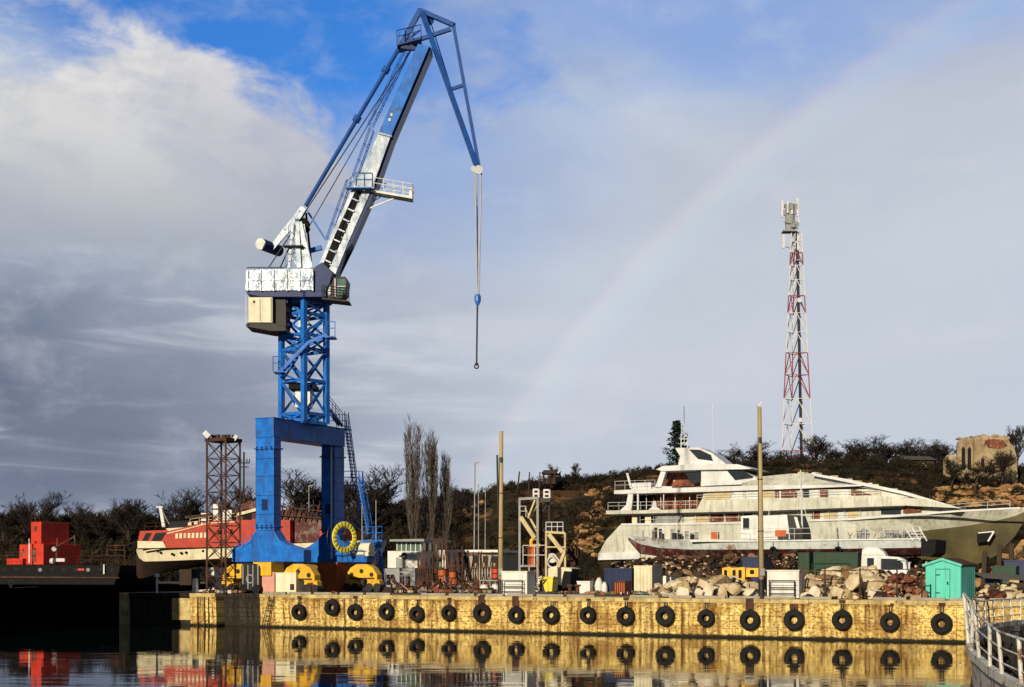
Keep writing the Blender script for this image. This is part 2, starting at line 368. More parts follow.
# ------------------------------------------------------------------ quay
def quay_mat(name, c1, c2, stain, dark=0.):
    m = bpy.data.materials.new(name); m.use_nodes = True; nt = m.node_tree; N = nt.nodes; L = nt.links; b = N['Principled BSDF']; b.inputs['Roughness'].default_value = .9
    b.inputs['Specular IOR Level'].default_value = .2
    tc = N.new('ShaderNodeTexCoord'); sp = N.new('ShaderNodeSeparateXYZ'); L.new(tc.outputs['Object'], sp.inputs[0])
    cb = N.new('ShaderNodeCombineXYZ'); L.new(sp.outputs[0], cb.inputs[0]); L.new(sp.outputs[2], cb.inputs[1])
    def noi(sx, sz, det, ro=.6, off=0):
        mp = N.new('ShaderNodeMapping'); mp.inputs['Scale'].default_value = (sx,sz,1); mp.inputs['Location'].default_value=(off,off,off); L.new(cb.outputs[0], mp.inputs[0])
        n = N.new('ShaderNodeTexNoise'); n.inputs['Scale'].default_value = 1; n.inputs['Detail'].default_value = det; n.inputs['Roughness'].default_value = ro; L.new(mp.outputs[0], n.inputs['Vector']); return n.outputs[0]
    def rng(v,a,z,c=0.,d=1.):
        n = N.new('ShaderNodeMapRange'); 
        for i,q in enumerate((a,z,c,d)): n.inputs[i+1].default_value=q
        L.new(v,n.inputs[0]); return n.outputs[0]
    def mix(f,a,z):
        x=N.new('ShaderNodeMix'); x.data_type='RGBA'; L.new(f,x.inputs[0])
        for i,v in ((6,a),(7,z)):
            if isinstance(v,tuple): x.inputs[i].default_value=(*v,1)
            else: L.new(v,x.inputs[i])
        return x.outputs[2]
    br = N.new('ShaderNodeTexBrick'); L.new(cb.outputs[0], br.inputs['Vector']); br.inputs['Scale'].default_value = 1; br.inputs['Brick Width'].default_value = 1.9; br.inputs['Row Height'].default_value = .62
    br.inputs['Mortar Size'].default_value = .018; br.inputs['Mortar Smooth'].default_value = .4; br.inputs['Bias'].default_value=-.1
    br.inputs['Color1'].default_value = (*c1,1); br.inputs['Color2'].default_value = (*c2,1); br.inputs['Mortar'].default_value = (c2[0]*.5,c2[1]*.42,c2[2]*.36,1)
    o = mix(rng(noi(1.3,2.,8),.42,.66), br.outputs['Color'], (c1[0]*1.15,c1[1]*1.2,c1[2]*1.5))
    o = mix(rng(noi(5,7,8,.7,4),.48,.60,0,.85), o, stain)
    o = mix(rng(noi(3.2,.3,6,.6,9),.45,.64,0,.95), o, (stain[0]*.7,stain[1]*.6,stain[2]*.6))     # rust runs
    o = mix(rng(noi(.35,.8,5,.6,2),.45,.66,0,.6), o, (stain[0]*1.3,stain[1]*1.2,stain[2]*.8))
    wl = N.new('ShaderNodeMath'); wl.operation='MULTIPLY_ADD'; wl.inputs[1].default_value=.3; L.new(noi(4,4,6,.65,7), wl.inputs[0]); L.new(sp.outputs[2], wl.inputs[2])
    o = mix(rng(wl.outputs[0],.36,.26), o, (.02,.018,.01))              # weed line at the water
    L.new(o,b.inputs['Base Color'])
    mm = N.new('ShaderNodeMath'); mm.operation='MULTIPLY_ADD'; mm.inputs[1].default_value=.8; L.new(noi(8,9,6),mm.inputs[0]); L.new(br.outputs['Fac'],mm.inputs[2])
    iv = N.new('ShaderNodeMath'); iv.operation='MULTIPLY_ADD'; iv.inputs[1].default_value=-1.; L.new(br.outputs['Fac'],iv.inputs[0]); L.new(noi(8,9,6),iv.inputs[2])
    bp=N.new('ShaderNodeBump'); bp.inputs['Strength'].default_value=.7; bp.inputs['Distance'].default_value=.05; L.new(iv.outputs[0],bp.inputs['Height']); L.new(bp.outputs[0],b.inputs['Normal'])
    return m
M['quay'] = quay_mat('quay', (.82,.61,.19), (.66,.45,.11), (.13,.055,.017))
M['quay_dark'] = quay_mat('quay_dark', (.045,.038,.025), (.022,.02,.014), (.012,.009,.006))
M['quay_cap'] = mat('quay_cap', (.58,.46,.2), (.3,.21,.085), scale=1.5, rough=.9, bump=.4, rust=.3, rustc=(.13,.08,.04), rs=2)
def seg(name, s0, s1, b0, m, top=HQ):
    mb = MB(); L_ = s1-s0; n = max(1,int(L_/1.5)); 
    # local coordinates: x along the quay, y inland
    o = bpy.data.objects.new(name, bpy.data.meshes.new(name))
    v=[]; f=[]
    def bx(x0,x1,y0,y1,z0,z1):
        k=len(v); v.extend([(x0,y0,z0),(x1,y0,z0),(x1,y1,z0),(x0,y1,z0),(x0,y0,z1),(x1,y0,z1),(x1,y1,z1),(x0,y1,z1)])
        f.extend([(k+3,k+2,k+1,k),(k+4,k+5,k+6,k+7),(k,k+1,k+5,k+4),(k+1,k+2,k+6,k+5),(k+2,k+3,k+7,k+6),(k+3,k,k+4,k+7)])
    bx(0,L_,.05,2.6,-1.0,.93); bx(0,L_,.0,2.6,.933,top-.24)
    o.data.from_pydata(v,[],f); o.data.materials.append(M[m]); col.objects.link(o)
    o.location = Q(s0,b0,0); o.rotation_euler = (0,0,math.atan2(QU.y,QU.x)); o['kind']='structure'
    v2=[]; x=0; v.clear(); f.clear()
    rr = random.Random(int(s0*10)+3)
    while x < L_-.05:
        w = min(rr.uniform(2.2,3.4), L_-x); d = rr.uniform(-.015,.02)
        bx(x+.012,x+w-.012,-.10+d,2.6,top-.236,top+d*.3); x += w
    c = bpy.data.objects.new('quay_coping', bpy.data.meshes.new('quay_coping')); c.data.from_pydata(v,[],f); c.data.materials.append(M['quay_cap' if m=='quay' else 'quay_dark']); col.objects.link(c)
    c.location=o.location; c.rotation_euler=o.rotation_euler; c['kind']='structure'
    return o
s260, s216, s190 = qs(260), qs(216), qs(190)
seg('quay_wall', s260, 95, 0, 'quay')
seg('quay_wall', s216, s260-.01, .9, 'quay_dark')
seg('quay_wall', s190, s216-.01, 0, 'quay')
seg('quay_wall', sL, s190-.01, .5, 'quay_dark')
# apron edge rail strip, thin kerb beam of timber along the quay
mb = MB()
for i in range(26):
    s0 = s260+.3+i*2.0
    if i % 7 != 5: mb.box(Q(s0+.9,.06,2.285), (1.75,.22,.14), QAX)
mb.build('kerb','conc')['kind']='structure'

# ------------------------------------------------------------------ terrain (hill)
RIDGE = [(-900,24),(-500,22),(-200,15),(-110,11.),(-60,11.6),(-30,13.),(-12,15),(0,18.9),(12,20.5),(28,21.6),(60,21.2),(100,21),(200,24),(500,30),(900,30)]
def ridge(x):
    for (a,h),(b,k) in zip(RIDGE[:-1],RIDGE[1:]):
        if a<=x<=b:
            t=(x-a)/(b-a); t=t*t*(3-2*t); return h+(k-h)*t
    return 24
def base_y(x):   # where the foot of the hill runs
    return 192 + 8*noise.noise(Vector((x*.02,3,0))) - (14 if x>20 else 0)*min(1,max(0,(x-20)/30)) + (8 if x<-20 else 0)
def hz(x,y):
    b = base_y(x); t = (y-b)/(66.)
    if t<=0: return 2.0-.3*min(1,-t*5)
    tt = min(1,t); h = ridge(x)-2.2
    p = tt**.85 if x>0 else tt
    s_ = p*p*(3-2*p)*.55+p*.45
    z = 2.2+h*s_
    n = noise.fractal(Vector((x*.045,y*.045,1)),1,2,5)*2.4*min(1,t*3)*(1 if t<1 else .4)
    g = abs(noise.noise(Vector((x*.07,y*.02,4))))*-2.0*math.sin(min(1,tt)*math.pi)
    if t>1: z += (t-1)*.6
    return z+n+g
NX, NY = 300, 110
xs = [-420+840*i/NX for i in range(NX+1)]; ys = [175+ (j/NY)**1.6*420 for j in range(NY+1)]
vs = [(x,y,hz(x,y)) for y in ys for x in xs]
fs = [(j*(NX+1)+i, j*(NX+1)+i+1, (j+1)*(NX+1)+i+1, (j+1)*(NX+1)+i) for j in range(NY) for i in range(NX)]
def hill_mat():
    m = bpy.data.materials.new('hill_soil'); m.use_nodes=True; nt=m.node_tree; N=nt.nodes; L=nt.links; b=N['Principled BSDF']; b.inputs['Roughness'].default_value=1; b.inputs['Specular IOR Level'].default_value=.1
    g=N.new('ShaderNodeNewGeometry')
    def noi(sc,st,det,ro=.6):
        mp=N.new('ShaderNodeMapping'); mp.inputs['Scale'].default_value=st; L.new(g.outputs['Position'],mp.inputs[0])
        n=N.new('ShaderNodeTexNoise'); n.inputs['Scale'].default_value=sc; n.inputs['Detail'].default_value=det; n.inputs['Roughness'].default_value=ro; L.new(mp.outputs[0],n.inputs['Vector']); return n.outputs[0]
    def rng(v,a,z,c=0.,d=1.):
        n=N.new('ShaderNodeMapRange')
        for i,q in enumerate((a,z,c,d)): n.inputs[i+1].default_value=q
        L.new(v,n.inputs[0]); return n.outputs[0]
    def mix(f,a,z):
        x=N.new('ShaderNodeMix'); x.data_type='RGBA'; L.new(f,x.inputs[0])
        for i,v in ((6,a),(7,z)):
            if isinstance(v,tuple): x.inputs[i].default_value=(*v,1)
            else: L.new(v,x.inputs[i])
        return x.outputs[2]
    o=mix(rng(noi(.25,(1,1,1),7),.4,.6),(.034,.023,.012),(.019,.021,.009))
    o=mix(rng(noi(.05,(1,1,2.5),8,.62),.51,.62),o,(.13,.062,.026))
    o=mix(rng(noi(.09,(1,.5,3),8,.65),.56,.63),o,(.30,.15,.06))
    sp=N.new('ShaderNodeSeparateXYZ'); L.new(g.outputs['Position'],sp.inputs[0])
    L.new(o,b.inputs['Base Color'])
    bp=N.new('ShaderNodeBump'); bp.inputs['Strength'].default_value=1; bp.inputs['Distance'].default_value=.7; L.new(noi(.6,(1,1,1),8,.7),bp.inputs['Height']); L.new(bp.outputs[0],b.inputs['Normal'])
    return m
M['hill'] = hill_mat()
me = bpy.data.meshes.new('hill'); me.from_pydata(vs,[],fs); me.materials.append(M['hill']); ho = bpy.data.objects.new('hill',me); col.objects.link(ho); ho['kind']='structure'
for p in me.polygons: p.use_smooth=True

# --- scrub, one mass of twiggy bushes over the hill
def scrub_proto(rng, n=46):
    tris=[]
    for i in range(n*2):
        th=rng.uniform(0,6.28); ph=math.acos(rng.uniform(0,1)); r=rng.uniform(.35,1)**.5
        c=np.array([math.sin(ph)*math.cos(th)*.6,math.sin(ph)*math.sin(th)*.6,math.cos(ph)*.95])*r
        d=c*rng.uniform(.1,.25)+np.array([rng.uniform(-.3,.3),rng.uniform(-.3,.3),rng.uniform(-.12,.25)]); w=np.array([rng.uniform(-1,1),rng.uniform(-1,1),rng.uniform(-.6,.6)])*rng.uniform(.03,.1)
        tris.append([c-w-d*.5,c+w-d*.5,c+d*.8])
    return np.array(tris).reshape(-1,3)
def scatter(name, m, pts, protos, label=None, cat=None):
    V=[]
    rg=random.Random(5)
    for (x,y,z,s,h) in pts:
        p=protos[rg.randrange(len(protos))]; a=rg.uniform(0,6.28); c,sn=math.cos(a),math.sin(a)
        q=np.empty_like(p); q[:,0]=(p[:,0]*c-p[:,1]*sn)*s+x; q[:,1]=(p[:,0]*sn+p[:,1]*c)*s+y; q[:,2]=p[:,2]*h+z; V.append(q)
    V=np.concatenate(V); n=len(V)
    me=bpy.data.meshes.new(name); me.vertices.add(n); me.vertices.foreach_set('co',V.astype(np.float32).ravel())
    me.loops.add(n); me.loops.foreach_set('vertex_index',np.arange(n,dtype=np.int32)); me.polygons.add(n//3)
    me.polygons.foreach_set('loop_start',np.arange(0,n,3,dtype=np.int32)); me.update(); me.validate()
    me.materials.append(M[m]); o=bpy.data.objects.new(name,me); col.objects.link(o); o['kind']='stuff'
    if label: tag(o,label,cat)
    return o
rg=random.Random(11)
protos=[scrub_proto(rg) for _ in range(6)]
pts=[]
while len(pts)<7600:
    y=rg.uniform(178,290); x=rg.uniform(-.44*y,.44*y); d=noise.noise(Vector((x*.04,y*.04,9)))+.25*noise.noise(Vector((x*.2,y*.2,2)))
    t=(y-base_y(x))/66
    if x>-8 and rg.random()>.17+ (1.6*max(0,d+.12)) + (.45 if t>.9 else 0): continue
    s=rg.uniform(.8,2.0)*(1.5 if x<-8 else 1.); h=s*rg.uniform(.8,1.25)*(1. if x<-8 else .8)
    pts.append((x,y,hz(x,y)-.1,s,h))
# continuous hedge-like scrub along the ridge
for i in range(900):
    x=rg.uniform(-118,118); y=rg.uniform(252,268)
    s=rg.uniform(1.0,2.3); pts.append((x,y,hz(x,y)-.2,s,s*rg.uniform(.8,1.3)*(1.15 if x<-5 else .85)))
scatter('scrub','scrub',pts,protos,'tangled leafless brown scrub covering the hillside','scrub')

# --- ochre rock outcrops on the slope
def hit(px,py):
    Y=150.
    while Y<330:
        if ZC-(py-568)/FP*Y < hz((px-512)/FP*Y,Y): return Vector(((px-512)/FP*Y,Y,ZC-(py-568)/FP*Y))
        Y+=.7
    return None
def outcrop(name, fr, poly, d, label, seed):
    rr=random.Random(seed); xs=[p[0] for p in poly]; ys_=[p[1] for p in poly]; n=26
    def inside(x,y):
        c=False; j=len(poly)-1
        for i in range(len(poly)):
            xi,yi=poly[i]; xj,yj=poly[j]
            if (yi>y)!=(yj>y) and x<(xj-xi)*(y-yi)/(yj-yi)+xi: c=not c
            j=i
        return c
    mb=MB()
    cx0,cx1,cy0,cy1=min(xs),max(xs),min(ys_),max(ys_)
    k=int((cx1-cx0)*(cy1-cy0)/2.6)
    for i in range(k):
        x=rr.uniform(cx0,cx1); y=rr.uniform(cy0,cy1)
        if not inside(x,y): continue
        p=hit(x,y); s=rr.uniform(.15,.75)
        if p is None or noise.noise(Vector((x*.13,y*.16,seed)))<-.12: continue
        rock_into(mb,p,(s*rr.uniform(.8,2.2),s*1.1,s*rr.uniform(.5,1.1)),rr)
    o=mb.build(name,'ochre_rock'); o['kind']='structure'; return o
ICO=None
def rock_into(mb,p,s,rr,sub=1):
    global ICO
    if ICO is None:
        bm=bmesh.new(); bmesh.ops.create_icosphere(bm,subdivisions=2,radius=1); ICO=([v.co.copy() for v in bm.verts],[tuple(v.index for v in f.verts) for f in bm.faces]); bm.free()
    off=Vector((rr.uniform(0,90),rr.uniform(0,90),rr.uniform(0,90))); rot=Matrix.Rotation(rr.uniform(0,6.28),3,Vector((rr.uniform(-1,1),rr.uniform(-1,1),rr.uniform(-1,1))).normalized())
    # angular: clip the sphere by random planes
    pl=[(Vector((rr.uniform(-1,1),rr.uniform(-1,1),rr.uniform(-1,1))).normalized(),rr.uniform(.34,.72)) for _ in range(9)]
    vs=[]
    for v in ICO[0]:
        q=v.copy()
        for n_,dd in pl:
            e=q.dot(n_)-dd
            if e>0: q-=n_*e
        q*=1+.12*noise.noise(q*2.2+off); q=rot@q
        vs.append(Vector(p)+Vector((q.x*s[0],q.y*s[1],q.z*s[2])))
    mb.add(vs,ICO[1])

# ------------------------------------------------------------------ trees
def bare_tree(seed, H, spread, twig, levels=5, first=.25, upright=.35, nb=(5,4,4,4,4), rt=.022, trunk_k=.022):
    rr=random.Random(seed); tr=MB(); cr=MB()
    def grow(p,d,L,r,lev):
        k=3 if lev==0 else 2; pts=[p]; dd=d.copy(); q=p.copy()
        for i in range(k):
            dd=(dd+Vector((rr.uniform(-.18,.18),rr.uniform(-.18,.18),rr.uniform(-.05,.12)))).normalized(); q=q+dd*L/k; pts.append(q.copy())
        for i in range(k):
            (tr if lev==0 else cr).tube(pts[i],pts[i+1],r*(1-.3*i/k),5 if lev==0 else 3,r*(1-.3*(i+1)/k))
        if lev>=levels: return
        for j in range(nb[lev]):
            t=rr.uniform(first if lev==0 else .25,1.) if j else 1.
            f=t*k; i=min(k-1,int(f)); bp=pts[i].lerp(pts[i+1],f-i)
            a=rr.uniform(0,6.28); side=Vector((math.cos(a),math.sin(a),rr.uniform(-.1,.5)))
            nd=(dd*(upright+.5)+side*spread*rr.uniform(.6,1.2)+Vector((0,0,upright*.6))).normalized()
            grow(bp,nd,L*rr.uniform(.5,.75),max(rt,r*.5),lev+1)
    grow(Vector((0,0,-.3)),Vector((0,0,1)),H*.42,H*trunk_k,0)
    return tr,cr
def tree_proto(name,label,cat,seed,H,spread,twm='twig',group=None,**kw):
    tr,cr=bare_tree(seed,H,spread,twm,**kw); t=thing(name,label,cat,(0,0,0),group)
    tr.build('trunk','bark',t); cr.build('crown',twm,t); return t
P1=tree_proto('bare_tree','x','tree',1,8,.95,nb=(7,5,5,4,3),group='bare trees on the hill')
P2=tree_proto('bare_tree','x','tree',2,8,.8,nb=(6,5,5,4,3),first=.15,group='bare trees on the hill')
P3=tree_proto('bare_tree','x','tree',3,8,1.1,nb=(7,5,5,4,3),first=.1,group='bare trees on the hill')
used=set()
def put_tree(P,px,top,Y,label,wide=1.,rz=0):
    z=hz((px-512)/FP*Y,Y); zt=ZC+(568-top)/FP*Y
    s=(zt-z)/PH[P.name.split('.')[0]+str(id(P))]
    loc=G(px,Y,z)
    if id(P) not in used: used.add(id(P)); o=P
    else: o=copy_tree(P)
    o.location=loc; o.scale=(s*wide,s*wide,s); o.rotation_euler=(0,0,rz); o['label']=label; return o
PH={}
def height_of(P):
    h=0
    for c in P.children: h=max(h,max(v.co.z for v in c.data.vertices))
    PH[P.name.split('.')[0]+str(id(P))]=h
for P in (P1,P2,P3): height_of(P)
TREES=[(P1,43,489,235,'rounded bare tree standing out on the skyline above the red deckhouse',1.15),
(P2,6,508,238,'low bare tree at the far left edge of the ridge',1.2),
(P3,88,506,240,'low spreading bare tree right of the rounded skyline tree',1.2),
(P2,128,497,236,'bare tree on the ridge just left of the red ship mast',1.1),
(P1,178,486,238,'bare tree on the ridge left of the rusty lattice light tower',1.1),
(P3,200,492,242,'bare bushy tree tucked directly behind the left edge of the light tower',1.1),
(P2,247,484,236,'bare tree between the light tower and the blue crane leg',.9),
(P3,297,468,236,'dark bare tree framed inside the crane portal, its left one',1.1),
(P1,311,480,242,'shorter bare tree framed inside the crane portal, beside the right leg',1.),
(P1,366,463,232,'broad dark bare tree right behind the crane stairs',1.25),
(P3,384,478,238,'bare tree between the crane stairs and the tall poplars',1.1),
(P2,456,484,240,'small bare tree on the slope just right of the smallest poplar',1.),
(P1,552,463,262,'small bare tree rising behind the dark hut on the ridge',.8),
(P2,575,462,262,'thin small bare tree on the ridge right of the dark hut',.7),
(P1,752,444,262,'dense bare tree on the ridge left of the telecom mast, by the tall pole',1.35),
(P3,772,452,266,'low bare tree at the left foot of the telecom mast',1.1),
(P2,822,438,262,'tallest bare tree right beside the telecom mast foot',1.1),
(P3,845,447,264,'bare tree above the sloping yacht roof, second right of the mast',1.2),
(P1,868,439,262,'bare tree on the ridge above the middle of the yacht foredeck',1.15),
(P2,884,446,266,'slim bare tree left of the dark ridge barn',.9),
(P1,916,440,268,'wide bare tree rising behind the dark ridge barn',1.1),
(P3,941,443,264,'bare tree on the ridge immediately left of the ruined building',1.),
(P2,1017,424,252,'tall bare tree at the right edge in front of the ruined building',.9),
(P3,712,453,268,'low bare tree seen just behind the yacht wheelhouse windscreen',1.),
(P2,800,456,268,'low bare tree seen through the telecom mast legs',1.2)]
TREES+=[(P2,832,449,270,'low bare tree between the telecom mast and the yacht roof peak, behind taller ones',1.3),
(P3,856,443,268,'bare tree on the ridge, third right of the telecom mast',1.2),(P1,900,447,266,'bare tree whose crown overlaps the left gable of the dark barn',1.2),
(P2,928,446,272,'bare tree over the right end of the dark ridge barn',1.2),(P3,738,455,262,'low bare tree on the ridge just right of the yacht wheelhouse roof',1.3),
(P1,786,452,272,'bare tree hidden behind the left leg of the telecom mast',1.3),(P3,1003,440,266,'bare tree behind the roofless ruin',1.),
(P2,24,500,240,'bare tree on the skyline left of the rounded tree',1.2),(P3,66,500,242,'bare tree touching the right side of the rounded skyline tree',1.2),
(P1,108,503,238,'low bare tree on the skyline above the pipe frame on the barge',1.3),(P3,150,497,238,'bare tree right behind the red ship mast',1.2),
(P1,228,492,242,'bare tree seen through the rusty light tower',1.2),(P2,345,478,240,'bare tree behind the right crane leg',1.),(P1,330,484,246,'low bare tree seen past the right crane leg, inside the portal',1.),
(P3,395,487,235,'low dark bare tree left of the tallest poplar',1.2),(P2,470,487,236,'low bare tree by the slope lamp pole',1.2),
(P1,951,460,224,'low bare tree in front of the small annex of the ruined building',1.1),(P3,975,460,223,'low bare tree in front of the arched openings of the ruined building',1.2),(P2,1000,449,224,'low bare tree in front of the brick patch of the ruined building',1.2),
(P3,425,493,232,'low dark bare tree between and behind the poplars',1.3)]
for i,(P,px,top,Y,lb,w) in enumerate(TREES): put_tree(P,px,top-(4 if 700<px<1000 else 0),Y,lb,w*(1.6 if 700<px<1000 else 1.2),i*1.3)
# poplars
def poplar(px,top,Y,label,seed,wd):
    z=2.2; H=ZC+(568-top)/FP*Y-z; rr=random.Random(seed); t=thing('poplar_tree',label,'tree',G(px,Y,z)); tr=MB(); cr=MB(); b=G(px,Y,z)
    pts=[b+Vector((.15*math.sin(i*1.3+seed),.1*math.cos(i),H*i/10)) for i in range(11)]
    for i in range(10): tr.tube(pts[i],pts[i+1],.26*(1-i/10.5),6,.26*(1-(i+1)/10.5))
    for i in range(int(58*min(1,wd))):
        f=rr.uniform(.12,.8); p=b+Vector((0,0,H*f)); a=rr.uniform(0,6.28); R_=wd*rr.uniform(.45,1.15)*(1-abs(f-.3)*.7); L=min(H*(1-f)*rr.uniform(.6,.98), H*.42)
        q=[p+Vector((math.cos(a)*R_*min(1,g*1.9)**.8,math.sin(a)*R_*min(1,g*1.9)**.8,L*g)) for g in (0,.2,.45,.7,1)]
        for u_ in range(4): cr.tube(q[u_],q[u_+1],.06*(1-u_*.22),3,.06*(1-(u_+1)*.22))
        for k in range(12):
            g=rr.uniform(0,3.99); s_=q[int(g)].lerp(q[int(g)+1],g-int(g)); a2=rr.uniform(0,6.28); l2=rr.uniform(.6,1.7)
            e_=s_+Vector((math.cos(a2)*.3*l2,math.sin(a2)*.3*l2,l2)); cr.tube(s_,e_,.026,3,.01)
            for kk in range(3):
                a3=rr.uniform(0,6.28); m_=s_.lerp(e_,rr.uniform(.2,.7)); cr.tube(m_,m_+Vector((math.cos(a3)*.3,math.sin(a3)*.3,rr.uniform(.3,.75))),.013,3,.006)
    tr.build('trunk','bark',t); cr.build('crown','poplar_twig',t)
poplar(413,420,176,'tallest bare columnar poplar behind the white control building',1,1.45)
poplar(432,432,178,'second tallest bare poplar, right of the tallest one',2,1.3)
poplar(446,455,180,'shortest and thinnest of the three bare poplars',3,.8)
# conifer
def conifer():
    Y=250; z=hz((677-512)/FP*Y,Y); H=ZC+(568-420)/FP*Y-z; b=G(677,Y,z); rr=random.Random(4)
    t=thing('conifer_tree','dark evergreen conifer standing behind the yacht radar mast','tree',b); tr=MB().tube(b,b+Vector((0,0,H)),.25,7,.05); cr=MB()
    for i in range(70):
        f=.12+.86*i/70; L=(1-f)**.7*2.9*rr.uniform(.55,1.15)+.25; a=i*2.4+rr.uniform(-.3,.3); p=b+Vector((0,0,H*f)); d=Vector((math.cos(a),math.sin(a),rr.uniform(-.1,.3)))
        cr.tube(p,p+d*L,.05,3,.02)
        for k in range(26):
            g=rr.uniform(.15,1.05); c=p+d*L*g+Vector((rr.uniform(-.3,.3),rr.uniform(-.3,.3),rr.uniform(-.2,.25))); e1=Vector((rr.uniform(-1,1),rr.uniform(-1,1),rr.uniform(-.5,.6)))*.35; e2=Vector((rr.uniform(-1,1),rr.uniform(-1,1),rr.uniform(-.5,.5)))*.22
            cr.add([c-e1,c+e2,c+e1,c-e2],[(0,1,2,3)])
    tr.build('trunk','bark',t); cr.build('crown','needles',t)
conifer()

# rock faces
HF=Fr(196,0)
def clifft(poly,Y,d,label,seed):
    outcrop('rock_face',Fr(Y,0),poly,d,label,seed)
clifft([(570,560),(574,532),(584,514),(598,503),(606,505),(604,530),(596,556)],184,0,'bright ochre rock face beside the stern of the yacht',3)
clifft([(930,500),(940,488),(975,484),(1020,482),(1060,484),(1060,512),(1010,505),(965,506)],186,2,'orange tan cliff band above the yacht bow',5)
clifft([(458,518),(470,500),(484,497),(486,508),(474,520)],192,2,'small reddish rock patch left of the tall wooden pole',7)
clifft([(585,497),(600,484),(612,487),(606,500)],190,6,'narrow tan rock streak high on the slope above the hopper plant',9)

# ------------------------------------------------------------------ lattice helper
def lattice(mb, B, T, n, rl, rb, pat='X', horiz=True, br=None):
    B=[Vector(p) for p in B]; T=[Vector(p) for p in T]; k=len(B)
    lv=[[B[i].lerp(T[i],j/n) for i in range(k)] for j in range(n+1)]
    for i in range(k): mb.bar(B[i],T[i],rl)
    tgt=br or mb
    for j in range(n+1):
        for i in range(k):
            a,b=lv[j][i],lv[j][(i+1)%k]
            if horiz and j>0: tgt.bar(a,b,rb)
            if j<n:
                c,d=lv[j+1][i],lv[j+1][(i+1)%k]
                if pat=='X': tgt.bar(a,d,rb*.9); tgt.bar(b,c,rb*.9)
                elif (i+j)%2: tgt.bar(a,d,rb*.9)
                else: tgt.bar(b,c,rb*.9)
def rail(mb, pts, h=1.05, r=.025, post=1.2):
    pts=[Vector(p) for p in pts]
    for a,b in zip(pts[:-1],pts[1:]):
        for k in (1,.55): mb.tube(a+Vector((0,0,h*k)),b+Vector((0,0,h*k)),r,5)
        n=max(1,round((b-a).length/post))
        for i in range(n+1):
            p=a.lerp(b,i/n); mb.tube(p,p+Vector((0,0,h)),r,5)
def ladder(mb, a, b, w, side, r=.03, step=.45):
    a,b,side=Vector(a),Vector(b),Vector(side).normalized()*w/2
    mb.tube(a-side,b-side,r,5); mb.tube(a+side,b+side,r,5); n=int((b-a).length/step)
    for i in range(1,n): p=a.lerp(b,i/n); mb.tube(p-side,p+side,r*.7,4)
def stairs(mb, rl, a, b, w, side):
    a,b,side=Vector(a),Vector(b),Vector(side).normalized()*w/2
    for s_ in (-1,1):
        mb.bar(a+side*s_,b+side*s_,.06,.22); up=Vector((0,0,1.0))
        rl.tube(a+side*s_+up,b+side*s_+up,.03,5); rl.tube(a+side*s_+up*.5,b+side*s_+up*.5,.02,5)
        n=max(2,int((b-a).length/1.2))
        for i in range(n+1): p=a.lerp(b,i/n)+side*s_; rl.tube(p,p+up,.025,5)
    n=max(2,int(abs((b-a).z)/.25))
    for i in range(n): p=a.lerp(b,(i+.5)/n); mb.box(p,(w,.28,.04),(side.normalized(),Vector((0,0,1)).cross(side.normalized()),Vector((0,0,1))))

